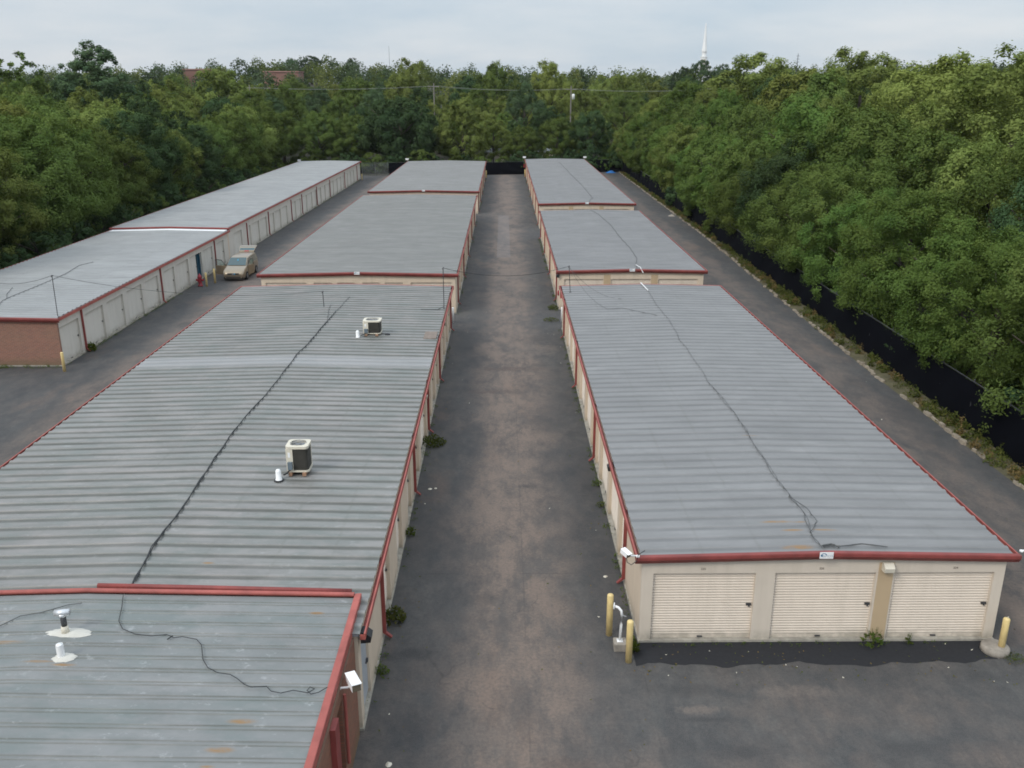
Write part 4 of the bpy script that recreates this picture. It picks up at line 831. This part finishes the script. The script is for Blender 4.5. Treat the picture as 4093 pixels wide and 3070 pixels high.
m.add(pts+pr, [(i, i+1, len(pts)+i+1, len(pts)+i) for i in range(len(pts)-1)]); struct('verge', m, simple('verge_soil', (.13, .115, .06), .95, var=.5, scale=1.5))
def cards(name, pos, nrm, sx, sy, tint, mats, seed=0, mi=None):
    # many small leaf-shaped faces as one mesh (numpy)
    rg = np.random.default_rng(seed); n = len(pos); nrm = nrm/np.maximum(np.linalg.norm(nrm, axis=1, keepdims=True), 1e-6)
    t = rg.normal(size=(n, 3)); u = np.cross(nrm, t); u /= np.maximum(np.linalg.norm(u, axis=1, keepdims=True), 1e-6); v = np.cross(nrm, u)
    a = u*sx[:, None]; b = v*sy[:, None]; dr = nrm*(sy*.35)[:, None]
    V = np.stack([pos-a-dr, pos-b, pos+a-dr, pos+b], 1).reshape(-1, 3)
    me = bpy.data.meshes.new(name); me.vertices.add(4*n); me.vertices.foreach_set('co', V.ravel().astype(np.float32))
    me.loops.add(4*n); me.loops.foreach_set('vertex_index', np.arange(4*n, dtype=np.int32)); me.polygons.add(n)
    me.polygons.foreach_set('loop_start', np.arange(0, 4*n, 4, dtype=np.int32))
    for mt in (mats if isinstance(mats, list) else [mats]): me.materials.append(mt)
    if mi is not None: me.polygons.foreach_set('material_index', mi.astype(np.int32))
    at = me.attributes.new('tint', 'FLOAT', 'FACE'); at.data.foreach_set('value', tint.astype(np.float32))
    me.update(calc_edges=True); me.validate(); return me
def tufts(spots, seed):
    # upright blades / weed leaves: spots = (x, y, z, radius, height, count)
    rg = np.random.default_rng(seed); P = []; T = []; Hs = []
    for (x, y, z, r, h, c) in spots:
        a = rg.uniform(0, 6.283, c); rr = r*np.sqrt(rg.uniform(0, 1, c)); hh = h*rg.uniform(.1, 1, c)*(1-.6*rr/r)
        P.append(np.stack([x+rr*np.cos(a), y+rr*np.sin(a), z+hh], 1)); T.append(np.clip(rg.normal(.5, .25, c), 0, 1)); Hs.append(np.full(c, h))
    P = np.concatenate(P); T = np.concatenate(T); Hs = np.concatenate(Hs); n = len(P)
    N_ = rg.normal(size=(n, 3)); N_[:, 2] = np.abs(N_[:, 2])*.8+.2
    s = np.clip(Hs*.12, .02, .07)*rg.uniform(.6, 1.3, n); return P, N_, s*.55, s*1.3, T
q = random.Random(5); sp = []; spd = []
for i in range(900):
    y = q.uniform(17, 163)**1.0; t = q.random(); x = kx(y)+.18+(fx(y)-kx(y)-.1)*t
    if mnoise.noise((y*.18, 0, 0)) < -.25 and q.random() < .7: continue
    (sp if q.random() < .72 else spd).append((x, y, 0, q.uniform(.15, .4), q.uniform(.15, .6), 60))
a = tufts(sp, 1); b = tufts(spd, 2)
me = cards('verge_grass', np.concatenate([a[0], b[0]]), np.concatenate([a[1], b[1]]), np.concatenate([a[2], b[2]]), np.concatenate([a[3], b[3]]), np.concatenate([a[4], b[4]]), [M['grass'], M['dryweed']], 3, np.concatenate([np.zeros(len(a[0])), np.ones(len(b[0]))]))
o = link('verge_grass', me); o['kind'] = 'stuff'
# grass and moss along wall feet
sp = []
def line(x, y0, y1, n, side, hmax=.28, r=.16):
    for i in range(n):
        y = q.uniform(y0, y1)
        if mnoise.noise((y*.3, x, 0)) < .0 and q.random() < .75: continue
        sp.append((x+side*q.uniform(.0, .14), y, 0, r*q.uniform(.4, 1.2), hmax*q.uniform(.2, .8), 16))
line(mx1+.03, 18, 53, 120, 1); line(rx0-.03, 21, 53, 110, -1); line(lx1+.04, 46, 76, 150, 1, .32, .22); line(-23.53, 78, 150, 210, 1, .3, .22)
line(-3.1, 57, 100, 90, 1); line(3.6, 58, 88, 110, -1, .35); line(-3.0, 107, 152, 60, 1); line(3.7, 95, 157, 80, -1)
for i in range(30): sp.append((q.uniform(3.6, 12.4), 20.4+q.uniform(-.1, .03), 0, .06, .1, 8))
for i in range(60): sp.append((q.uniform(-34, -23.5), 45.65+q.uniform(-.25, .1), 0, .2, .2, 30))
a = tufts(sp, 4); o = link('wall_foot_weeds', cards('wall_foot_weeds', *a, M['weed'], 5)); o['kind'] = 'stuff'
def weed(label, x, y, r, h, c, mat, seed):
    a = tufts([(0, 0, .02, r, h, c)], seed); o = link('weed_clump', cards('weed_clump', *a, M[mat], seed), None, (x, y, 0))
    m = MB(); g = random.Random(seed)
    for k in range(7): 
        t = g.uniform(0, 6.28); m.tube([(0, 0, 0), (r*.5*math.cos(t), r*.5*math.sin(t), h*.6), (r*.75*math.cos(t), r*.75*math.sin(t), h*.9)], [.006, .005, .003], 4)
    st = bpy.data.objects.new('stems', m.mesh('stems', M['weed'])); COL.objects.link(st); st.parent = o
    tag(o, label, 'weed', 'weed clumps at the wall feet')
weed('sparse weed growing up the foot of the tan pillar at the front doors', 9.75, 20.33, .28, .5, 60, 'weed', 31); weed('small green seedling at the foot of the right front door', 10.72, 20.36, .09, .34, 26, 'weed', 32)
weed('big dark green weed clump by the middle block opposite the second downspout', -2.95, 34.6, .55, .45, 300, 'weed', 33); weed('yellowish weed clump near the office end of the middle lane', -3.08, 21.6, .34, .5, 190, 'grass', 34)
weed('green weed at the corner of the grey office door', -3.12, 19.2, .2, .3, 90, 'weed', 35); weed('green weed by the middle block between its second and third doors', -3.12, 26.6, .18, .36, 80, 'weed', 36)
weed('green clump in the gap behind the nearest right block', 3.3, 58.6, .4, .35, 220, 'weed', 37); weed('yellowish dry weed on the lane by the gap behind the nearest right block', 3.0, 55.4, .5, .25, 240, 'grass', 38)
weed('weed behind the nearer yellow bollard at the left front corner', 3.36, 20.1, .16, .45, 150, 'weed', 39); weed('flat weed at the concrete collar of the right front bollard', 13.15, 19.65, .3, .12, 170, 'grass', 40)
weed('green weed under the lane side wall of the nearest right block', 3.42, 30.5, .22, .25, 110, 'weed', 41); weed('weed at the third downspout of the nearest right block', 3.42, 28.7, .2, .22, 80, 'grass', 42)
weed('tall weed at the first downspout of the left brick-ended block', -23.25, 48.8, .25, .6, 150, 'weed', 43)
# fallen leaves and scraps
rg = np.random.default_rng(77); n = 420; px = np.concatenate([rg.uniform(-3.1, 3.3, 200), rg.uniform(3.5, 13, 120), rg.uniform(13.4, 19, 100)]); py = np.concatenate([rg.uniform(14, 60, 200), rg.uniform(18.6, 20.4, 120), rg.uniform(18, 60, 100)])
edgeb = rg.uniform(size=200) < .6; px[:200][edgeb] = np.where(rg.uniform(size=edgeb.sum()) < .5, -3.0+rg.exponential(.3, edgeb.sum()), 3.3-rg.exponential(.3, edgeb.sum()))
o = link('fallen_leaves', cards('fallen_leaves', np.stack([px, py, np.full(n, .018)], 1), np.tile([[0, 0, 1.]], (n, 1))+rg.normal(0, .2, (n, 3)), rg.uniform(.012, .03, n), rg.uniform(.02, .045, n), rg.uniform(0, 1, n), [M['dryweed'], M['grass'], M['offwhite']], 6, rg.choice([0, 0, 0, 0, 1, 1, 1, 2], n))); o['kind'] = 'stuff'
# blue tarp
m = MB(); g = random.Random(3); nx, ny = 12, 8
m.add([(18.1+1.7*i/(nx-1)+g.uniform(-.06, .06), 161.3+1.6*j/(ny-1)+g.uniform(-.06, .06), .02+(.38*math.sin(math.pi*i/(nx-1))*math.sin(math.pi*j/(ny-1)))*g.uniform(.4, 1.3)) for j in range(ny) for i in range(nx)], [(j*nx+i, j*nx+i+1, (j+1)*nx+i+1, (j+1)*nx+i) for j in range(ny-1) for i in range(nx-1)])
single('crumpled_tarp', m, M['bluetarp'], 'crumpled bright blue tarp on the ground at the far right corner of the yard', 'tarp')
for x, y, s, lb in ((-2.75, 30.2, .09, 'white paper scrap on the middle lane beside the second downspout'), (-2.55, 30.25, .07, 'smaller white scrap beside the other scrap at the middle block'), (-2.55, 16.0, .1, 'white scrap lying on the lane near the office wall'), (3.05, 23.9, .08, 'pale stone at the foot of the first downspout of the right block'), (19.55, 105, .5, 'pale stone block on the kerb of the right lane')):
    m = MB(); g = random.Random(int(x*10)); nn_ = 7; ring = [(x+s*math.cos(k*.9)*g.uniform(.6, 1.1), y+s*math.sin(k*.9)*g.uniform(.6, 1.1)) for k in range(nn_)]
    m.add([(a, b, .006) for a, b in ring]+[(x, y, s*.5)], [(k, (k+1) % nn_, nn_) for k in range(nn_)]+[tuple(range(nn_))]); single('scrap', m, M['offwhite'] if s < .3 else M['concrete'], lb, 'scrap')

# ------------------------------------------------------------------ trees
def crown_mesh(name, kind, seed, Rx, z0, z1, nl, total, leaf, lr=(.34, .52), taper=.3, spread=.62, open_=0., per=11):
    # billowing crown: big rounded lobes, each carrying tufts of small leaves on its outside
    rg = np.random.default_rng(seed); H = (z1-z0)/2; cz = (z0+z1)/2
    k = np.arange(nl)+.5; zc = 1-1.75*k/nl+rg.normal(0, .07, nl); zc = np.clip(zc, -.85, .98); az = 2.39996*k+rg.uniform(0, 6.28)+rg.normal(0, .35, nl)
    rr = np.sqrt(1-zc**2); w = 1-taper*np.clip(zc, 0, 1); sp_ = spread*rg.uniform(.8, 1.15, nl)
    L = np.stack([np.cos(az)*rr*Rx*w*sp_, np.sin(az)*rr*Rx*w*sp_, cz+zc*(H-Rx*.34)*rg.uniform(.92, 1.04, nl)], 1); lrad = Rx*rg.uniform(lr[0], lr[1], nl)*(1-.25*np.clip(zc, 0, 1)); lt = np.clip(rg.normal(.5, .2, nl), 0, 1)
    # tufts on the lobes
    T = nl*per; li = np.repeat(np.arange(nl), per); d = rg.normal(size=(T, 3)); d /= np.linalg.norm(d, axis=1, keepdims=True)
    o = L[li]-np.array([0, 0, cz]); o /= np.maximum(np.linalg.norm(o, axis=1, keepdims=True), .1); d = d+o*.55; d /= np.linalg.norm(d, axis=1, keepdims=True)
    C = L[li]+d*(lrad[li]*rg.uniform(.72, 1.08, T))[:, None]; tr = lrad[li]*rg.uniform(.24, .42, T)
    if open_: keep = rg.uniform(size=T) > open_; C, tr, d, li = C[keep], tr[keep], d[keep], li[keep]; T = len(C)
    tt = np.clip(lt[li]*.6+rg.normal(.2, .16, T), 0, 1)
    n = total; ti = rg.choice(T, n, p=tr**2/np.sum(tr**2)); e = rg.normal(size=(n, 3)); e /= np.linalg.norm(e, axis=1, keepdims=True); e = e+d[ti]*.7; e /= np.linalg.norm(e, axis=1, keepdims=True)
    P = C[ti]+e*(tr[ti]*(rg.uniform(.1, 1, n)**.4)*(1+.22*rg.normal(size=n)))[:, None]
    P[:, 2] = np.maximum(P[:, 2], .12); N0 = .75*e+.4*d[ti]+np.array([0, 0, .25])+.34*rg.normal(size=(n, 3))
    s_ = leaf*rg.uniform(.6, 1.35, n); tint = np.clip(tt[ti]+rg.uniform(-.08, .1, n), 0, 1)
    return cards(name, P, N0, s_*.52, s_, tint, LK[kind], seed+1)
def trunk_mesh(name, seed, h, r, spread):
    g = random.Random(seed); m = MB(); top = (g.uniform(-.4, .4), g.uniform(-.4, .4), h*.75)
    m.tube([(0, 0, -.3), (top[0]*.2, top[1]*.2, h*.25), (top[0]*.6, top[1]*.6, h*.5), top], [r*1.3, r, r*.75, r*.3], 8)
    for k in range(7):
        a = k*2*math.pi/7+g.uniform(-.4, .4); zb = h*g.uniform(.25, .6); L = spread*g.uniform(.55, .85)
        m.tube([(top[0]*.4, top[1]*.4, zb), (L*.45*math.cos(a), L*.45*math.sin(a), zb+L*.35), (L*math.cos(a), L*math.sin(a), zb+L*.75)], [r*.45, r*.28, r*.1], 5)
    return m.mesh(name, M['bark'], smooth=True)
# prototypes: near (dense small leaves), middle, far; nominal crown radius and height
PROTO = {}
def proto(key, kind, seed, Rx, z0, z1, nc, per, leaf, **k):
    PROTO[key] = (crown_mesh('crown', kind, seed, Rx, z0, z1, nc, per, leaf, **k), trunk_mesh('trunk', seed, z1*.9, Rx*.055+.06, Rx), Rx, z1)
KN = ['olive', 'mid', 'dark', 'blue', 'bright', 'yellow']
for i, kd in enumerate(['bright', 'mid', 'olive', 'dark', 'yellow', 'blue']):
    for j in range(2): proto(('near', kd, j), kd, 100+i*10+j, 4.4, .2, 10.5, 24, 56000, .086, taper=.2)
for i, kd in enumerate(KN):
    for j in range(2): proto(('mid', kd, j), kd, 200+i*10+j, 4.8, .4, 12.5, 22, 38000, .120, taper=.25)
for i, kd in enumerate(KN):
    for j in range(2): proto(('far', kd, j), kd, 300+i*10+j, 5.2, 1.0, 14, 18, 24000, .16, taper=.25)
proto(('sparse', 'mid', 0), 'mid', 401, 5.0, 9, 20, 13, 5200, .22, taper=.1, lr=(.26, .4), open_=.35)
proto(('tall', 'blue', 0), 'blue', 402, 6.2, 1, 22, 30, 36000, .18, taper=.5, lr=(.28, .42))
proto(('broad', 'dark', 0), 'dark', 403, 7.0, .4, 12.8, 34, 40000, .19, taper=.2, lr=(.26, .40), spread=.7)
proto(('cone', 'olive', 0), 'olive', 404, 4.4, .4, 12.6, 22, 26000, .16, taper=.5)
PARENTS = {}
def tree(key, x, y, H, label, group, rs=1., name='tree'):
    cm_, tm, Rx, z1 = PROTO[key]; s = H/z1
    if key in PARENTS:
        src = PARENTS[key]; o = src.copy(); COL.objects.link(o)
        for ch in list(src.children):
            c = ch.copy(); COL.objects.link(c); c.parent = o
    else:
        o = bpy.data.objects.new(name, None); COL.objects.link(o); PARENTS[key] = o
        for nm, d in (('crown', cm_), ('trunk', tm)):
            c = bpy.data.objects.new(nm, d); COL.objects.link(c); c.parent = o
    o.location = (x, y, gz(x, y)); o.rotation_euler = (0, 0, rnd.uniform(0, 6.283)); o.scale = (s*rs, s*rs, s)
    o['label'] = label; o['category'] = 'tree'; o['group'] = group; return o
CW = {'olive': 'olive green', 'mid': 'mid green', 'dark': 'dark green', 'blue': 'bluish green', 'bright': 'bright green', 'yellow': 'yellow green'}
ORD = ['first', 'second', 'third', 'fourth', 'fifth', 'sixth', 'seventh', 'eighth', 'ninth', 'tenth', 'eleventh', 'twelfth', 'thirteenth', 'fourteenth', 'fifteenth', 'sixteenth', 'seventeenth', 'eighteenth', 'nineteenth', 'twentieth', 'twenty-first', 'twenty-second', 'twenty-third', 'twenty-fourth', 'twenty-fifth', 'twenty-sixth']
def pick(pool): return rnd.choices([a for a, w in pool], [w for a, w in pool])[0]
used = []
def free(x, y, d): return all((x-a)**2+(y-b)**2 > d*d for a, b in used)
# right wood, edge row hanging over the black fence
y = 22.; i = 0
while y < 166:
    kd = pick([('bright', 4), ('mid', 3), ('olive', 2 if y > 60 else .6), ('dark', .8)]); lv = 'near' if y < 85 else 'mid'
    x = fx(y)+2.9+rnd.uniform(-.5, .8); H = rnd.uniform(7.6, 9.6) if y < 60 else rnd.uniform(8.5, 11)
    tree((lv, kd, rnd.randrange(2)), x, y, H, f'{CW[kd]} tree overhanging the right black fence, {ORD[i]} from the camera', 'edge trees behind the black fence on the right', 1.08)
    used.append((x, y)); y += rnd.uniform(5.2, 6.8); i += 1
def fill(xf, y0, y1, st, Hf, pool, lvf, where, group):
    y = y0
    while y < y1:
        xa, xb = xf(y); x = xa+rnd.uniform(0, st*.6)
        while x < xb:
            xx, yy = x+rnd.uniform(-.28, .28)*st, y+rnd.uniform(-.3, .3)*st
            if free(xx, yy, st*.6):
                kd = pick(pool); used.append((xx, yy)); tree((lvf(yy), kd, rnd.randrange(2)), xx, yy, Hf(xx, yy)*rnd.uniform(.82, 1.12), f'{CW[kd]} tree {where}', group+', '+CW[kd], rnd.uniform(.86, 1.1))
            x += st
        y += st
# shrubs and vines hugging the fences and the wood edges
for i, kd in enumerate(['bright', 'mid', 'dark']): proto(('shrub', kd, 0), kd, 500+i, 1.75, .0, 3.2, 12, 9000, .085, taper=.1)
def shrubs(n, pos, pool, H, lab, grp):
    for i in range(n):
        x, y = pos(i); kd = pick(pool); tree(('shrub', kd, 0), x, y, rnd.uniform(*H), f'{CW[kd]} shrub {lab}', grp+', '+CW[kd], rnd.uniform(.9, 1.4), 'shrub')['category'] = 'shrub'
shrubs(32, lambda i: (lambda y: (fx(y)+1.9+rnd.uniform(-.1, .7), y))(28+i*4.2+rnd.uniform(-1.8, 1.8)), [('bright', 2), ('mid', 3), ('dark', 2)], (2.3, 3.6), 'close behind the right black fence, showing over its top', 'shrubs behind the right black fence')
shrubs(40, lambda i: (-37.4+rnd.uniform(-1.2, .6), 42+i*2.9+rnd.uniform(-1, 1)), [('mid', 2), ('dark', 4)], (2.2, 4.2), 'in the dark strip behind the left row', 'shrubs behind the left row')
shrubs(22, lambda i: (-36+i*2.7+rnd.uniform(-.8, .8), 162.6+rnd.uniform(-.8, 1.2)+(2.2 if i > 17 else 0)), [('mid', 2), ('dark', 3), ('bright', 1)], (2.4, 4.2), 'close behind the far end fence', 'shrubs behind the far end fence')
# named skyline and landmark trees
for key, x, y, H, lb, rs in ((('tall', 'blue', 0), -69.5, 160, 22., 'tall dark bluish tree standing high above the left skyline', 1.3), (('sparse', 'mid', 0), -79.3, 152, 20.3, 'thin crowned tree with sky gaps rising at the left edge of the skyline', 1.15), (('broad', 'dark', 0), -18.6, 167.5, 13.4, 'broad very dark tree behind the far end of the middle row', 1.), (('cone', 'olive', 0), -7.3, 167.5, 13.0, 'light green pointed tree right of the very dark tree at the far end', 1.),
        (('far', 'olive', 1), 45.5, 168, 20.2, 'large round yellow olive tree right of the white spire', 1.5), (('far', 'olive', 0), -57.5, 190, 19.3, 'olive green dome on the skyline left of the distant hill', 1.05), (('far', 'olive', 1), -23.6, 231, 20.6, 'pale olive dome on the skyline just right of the faint radio mast', .85), (('far', 'mid', 0), -1.5, 222, 19.6, 'mid green dome on the skyline above the far end of the middle lane', .8),
        (('far', 'yellow', 0), 10.4, 216, 19.8, 'yellow green dome on the skyline left of the white spire', .85), (('far', 'olive', 0), 28.6, 222, 18.2, 'small olive dome on the skyline halfway to the white spire', .8), (('mid', 'olive', 0), 50., 130, 19.6, 'olive dome on the right skyline beside the dark lattice mast', 1.1), (('mid', 'yellow', 0), 47.3, 101, 18.2, 'yellow green dome high on the right skyline', 1.15), (('near', 'olive', 0), 41., 75, 17.0, 'big olive crown at the right edge of the skyline', 1.2), (('far', 'dark', 0), 72.5, 380, 16.8, 'dark tree left of the foot of the white spire', .9), (('far', 'dark', 1), 81., 386, 19.2, 'dark tree hiding the foot of the white spire', 1.), (('far', 'blue', 1), 89., 380, 17.6, 'bluish tree right of the foot of the white spire', .9), (('far', 'blue', 0), -113, 505, 13., 'bluish tree on the distant hill, leftmost of its clump', 1.3), (('far', 'dark', 0), -101, 500, 14.4, 'tallest dark tree crowning the distant hill', 1.2), (('far', 'dark', 1), -79.5, 500, 14.2, 'lone round dark tree on the skyline right of the distant hill', .75),
        (('far', 'blue', 1), 4.2, 196, 15.5, 'dark bluish tree left of the pale pole transformer', .8)):
    tree(key, x, y, H, lb, 'landmark trees', rs); used.append((x, y))
fill(lambda y: (fx(y)+9, fx(y)+17), 24, 166, 7.2, lambda x, y: 12.0+.012*y, [('bright', 2), ('mid', 3), ('olive', 3.), ('dark', 1), ('yellow', .4)], lambda y: 'near' if y < 60 else 'mid', 'in the second rank of the right wood', 'second rank of the right wood')
fill(lambda y: (fx(y)+18, max(fx(y)+30, .62*y+8)), 34, 168, 8.6, lambda x, y: 12.2+.022*y, [('olive', 4), ('mid', 3), ('dark', .8), ('yellow', 1.2), ('blue', .5)], lambda y: 'near' if y < 66 else 'mid' if y < 120 else 'far', 'deep in the right wood with only its top showing', 'deep right wood')
# left wood
y = 38.; i = 0
while y < 160:
    kd = pick([('olive', 3.5), ('mid', 3.5), ('dark', 1.4), ('blue', .2)]); x = -41.6+rnd.uniform(-1, .8); H = rnd.uniform(9.5, 12.8)
    tree(('near' if (y < 85 and kd in ('olive', 'mid', 'dark')) else 'mid', kd, rnd.randrange(2)), x, y, H, f'{CW[kd]} tree at the wood edge behind the left row, {ORD[i]} from the left', 'edge trees behind the left row', 1.1)
    used.append((x, y)); y += rnd.uniform(5.8, 7.4); i += 1
fill(lambda y: (min(-48., -.6*y-6), -47), 62, 168, 8.2, lambda x, y: 11.8+.010*y, [('olive', 4), ('mid', 3), ('dark', 1.6), ('yellow', .7)], lambda y: 'mid' if y < 120 else 'far', 'inside the left wood behind its edge trees', 'inside the left wood')
# wood behind the far end
x = -40.; i = 0
while x < 24:
    kd = pick([('mid', 3), ('olive', 3), ('dark', 1.6), ('bright', 1)]); yy = 167+rnd.uniform(-1.5, 2.)
    if free(x, yy, 4.6):
        tree(('mid', kd, rnd.randrange(2)), x, yy, rnd.uniform(8, 10.8), f'{CW[kd]} tree just behind the far end fence, {ORD[i]} from the left', 'trees behind the far end fence', 1.1); used.append((x, yy)); i += 1
    x += rnd.uniform(5.6, 7)
fill(lambda y: (-.58*y-4, .62*y+6), 176, 204, 9.6, lambda x, y: 11.2+(3.5 if abs(x) > 45 else 0)-(.8 if -45 < x < 30 else 0), [('olive', 3), ('mid', 3), ('dark', 2.2), ('blue', .8), ('yellow', .6)], lambda y: 'far', 'beyond the far end fence, this side of the wire poles', 'wood this side of the wire poles')
fill(lambda y: (-.58*y-4, .62*y+6), 208, 262, 13, lambda x, y: 14.2+.02*(y-200), [('olive', 4), ('mid', 3), ('dark', 1.5), ('yellow', 1.4), ('blue', .8)], lambda y: 'far', 'in the hazy wood beyond the wire poles', 'wood beyond the wire poles')
# far wood as one mass
rg = np.random.default_rng(9); Ps = []; Ns = []; Ss = []; Ts = []; Mi = []
for (yy, st, H0) in ((280, 11, 13.5), (320, 12, 13.5), (370, 12, 14), (430, 10, 14), (470, 9, 13), (505, 8, 13.5), (600, 11, 13)):
    x = -.62*yy
    while x < .62*yy:
        H = H0*rg.uniform(.78, 1.18); rx = rg.uniform(4.5, 7.2); px_, py_ = x+rg.uniform(-3, 3), yy+rg.uniform(-14, 14); n = 700
        e = rg.normal(size=(n, 3)); e /= np.linalg.norm(e, axis=1, keepdims=True); e[:, 2] = np.abs(e[:, 2])
        lob = 1+.14*np.sin(3*np.arctan2(e[:, 1], e[:, 0])+rg.uniform(0, 6))*np.cos(4*e[:, 2]+rg.uniform(0, 6)); rr = rg.uniform(.7, 1, n)*lob
        Ps.append(np.stack([px_+e[:, 0]*rx*rr, py_+e[:, 1]*rx*rr, gz(px_, py_)+H*.2+e[:, 2]*H*.8*rr], 1)); Ns.append(e*.6+np.array([0, 0, .4])+.5*rg.normal(size=(n, 3))); Ss.append(rg.uniform(.26, .46, n)*(1+yy/1200)); Ts.append(np.clip(rg.normal(.5, .2)+rg.normal(0, .15, n), 0, 1)); Mi.append(np.full(n, rg.choice([0, 1, 1, 2, 3, 3])))
        x += st*rg.uniform(.6, 1.2)
S_ = np.concatenate(Ss); o = link('far_wood', cards('far_wood', np.concatenate(Ps), np.concatenate(Ns), S_*.7, S_, np.concatenate(Ts), [LK['olive'], LK['mid'], LK['dark'], LK['blue']], 10, np.concatenate(Mi))); o['kind'] = 'stuff'

# ------------------------------------------------------------------ far landmarks
ch = thing('church_spire', 'slim white church spire rising above the trees on the right skyline', 'church spire', (88.6, 420, gz(88.6, 420)))
cx, cy = 88.6, 420
def oct_(prof, n=8): 
    m = MB(); m.lathe(prof, (cx, cy, 0), n); return m
m = MB(); m.box((cx-2.4, cy-2.4, gz(cx, cy)), (cx+2.4, cy+2.4, 23.6)); part('tower', m, M['white'], ch)
m = MB(); m.box((cx-2.6, cy-2.6, 23.61), (cx+2.6, cy+2.6, 23.9))
for a in (-2.35, 2.35):
    for b in (-2.35, 2.35): m.tube([(cx+a, cy+b, 23.9), (cx+a, cy+b, 25.3)], [.22, .1], 6)
part('balustrade', m, M['white'], ch)
part('belfry', oct_([(1.55, 23.9), (1.45, 27.4), (1.7, 27.5), (1.7, 27.8), (1.1, 27.85)]), M['white'], ch)
m = MB(); m.box((cx-.4, cy-1.6, 24.7), (cx+.4, cy-1.4, 26.8)); part('louvre', m, M['offwhite'], ch)
part('lantern', oct_([(1.05, 27.86), (1.0, 29.6), (1.25, 29.7), (1.25, 29.95), (1.0, 30.)]), M['white'], ch)
part('spire', oct_([(1.25, 30.01), (.8, 33.5), (.5, 37.5), (.22, 41.3), (.0, 41.7)]), M['white'], ch)
for (x, y, z0, z1, w, lb) in ((-59.8, 500, 10, 35.5, .12, 'faint thin radio mast above the trees left of centre'), (93, 300, 5, 24.8, .16, 'thin dark lattice mast above the right trees'), (118, 290, 5, 22.5, .1, 'faint thin mast near the right edge of the skyline')):
    m = MB(); m.tube([(x, y, z0), (x, y, z1)], [w, w*.5], 6)
    if w > .14:
        for zz_ in (22.2, 23.1, 24.): m.box((x-.5, y-.05, zz_), (x+.5, y+.05, zz_+.1))
    single('radio_mast', m, M['darksteel'], lb, 'mast', 'thin masts on the skyline')
for (x0, x1, y, z, lb) in ((-149.5, -137, 450, 23.2, 'flat reddish building top peeping over the trees at far left'), (-112, -96, 450, 22.2, 'flat reddish building top peeping over the trees left of centre')):
    b = thing('far_building', lb, 'building', ((x0+x1)/2, y, gz(x0, y)), 'reddish building tops on the skyline'); m = MB(); m.box((x0, y-6, gz(x0, y)), (x1, y+6, z-.5)); part('wall', m, M['redroof'], b)
    m = MB(); m.prism([(y-6.4, z-.49), (y+6.4, z-.49), (y+6.2, z), (y-6.2, z)], x0-.3, x1+.3, 'x'); part('roof', m, M['redroof'], b)
for (x0, x1, y, lb) in ((-3.5, .8, 176, 'pale low shed roof glimpsed through the trees behind the far fence'), (6.0, 9.3, 176, 'second pale low shed roof glimpsed through the trees right of the first')):
    b = thing('low_shed', lb, 'shed', ((x0+x1)/2, y, 0), 'pale sheds behind the far fence'); m = MB(); m.box((x0, y-1.8, -.02), (x1, y+1.8, 2.7)); part('wall', m, M['offwhite'], b)
    m = MB(); m.prism([(y-2.1, 2.71), (y+2.1, 2.71), (y, 3.35)], x0-.2, x1+.2, 'x'); part('roof', m, M['oldroof'], b)
poles = [(-58, 216, 14.6), (-15.2, 206, 14.9), (14.35, 200, 14.3), (44, 193, 14.4)]
for i, (x, y, z) in enumerate(poles):
    p = thing('utility_pole', ['wooden utility pole farthest left in the far wood', 'wooden utility pole with a crossarm above the light green pointed tree', 'wooden utility pole carrying a pale transformer in the far wood', 'wooden utility pole farthest right in the far wood'][i], 'utility pole', (x, y, gz(x, y)), 'utility poles in the far wood')
    m = MB(); m.tube([(x, y, gz(x, y)), (x, y, z+.4)], [.17, .11], 8); part('pole', m, M['poled'] if 'poled' in M else M.setdefault('poled', simple('weathered_pole', (.26, .24, .21), .9)), p)
    m = MB(); m.box((x-1.2, y-.06, z-.35), (x+1.2, y+.06, z-.2)); part('crossarm', m, M['poled'], p)
    if i == 2:
        m = MB(); m.lathe([(.0, 0), (.3, .0), (.3, 1.0), (.2, 1.1), (0, 1.12)], (x+.5, y-.1, z-2.3), 12); part('transformer', m, M['white'], p, True)
for i in range(3):
    a, b = poles[i], poles[i+1]; m = MB()
    for dx_ in (-1.1, 1.1): m.tube(wire((a[0]+dx_, a[1], a[2]-.15), (b[0]+dx_, b[1], b[2]-.15), .55), .014, 5)
    single('power_line', m, M['wirepale'] if 'wirepale' in M else M.setdefault('wirepale', simple('wire_pale', (.35, .36, .36), .4, .5)), ['pale power line left of the crossarm pole in the far wood', 'pale power line between the crossarm pole and the transformer pole', 'pale power line right of the transformer pole'][i], 'power line', 'power lines in the far wood')

# ------------------------------------------------------------------ thin haze over the whole scene
mb = MB(); mb.box((-1520, -210, -1.2), (1520, 2210, 46)); hz_ = struct('haze', mb, [], 'stuff')
hm = bpy.data.materials.new('haze'); hm.use_nodes = True; ht = hm.node_tree; ht.nodes.clear(); ho = ht.nodes.new('ShaderNodeOutputMaterial'); hv = ht.nodes.new('ShaderNodeVolumePrincipled')
hv.inputs['Color'].default_value = (.88, .92, .96, 1); hv.inputs['Density'].default_value = .00006; hv.inputs['Anisotropy'].default_value = .0
ht.links.new(hv.outputs[0], ho.inputs['Volume']); hz_.data.materials.append(hm)
for o in S.objects:
    if 'label' in o and not 4 <= len(o['label'].replace('-', ' ').split()) <= 16: print('LABEL', o.name, o['label'])
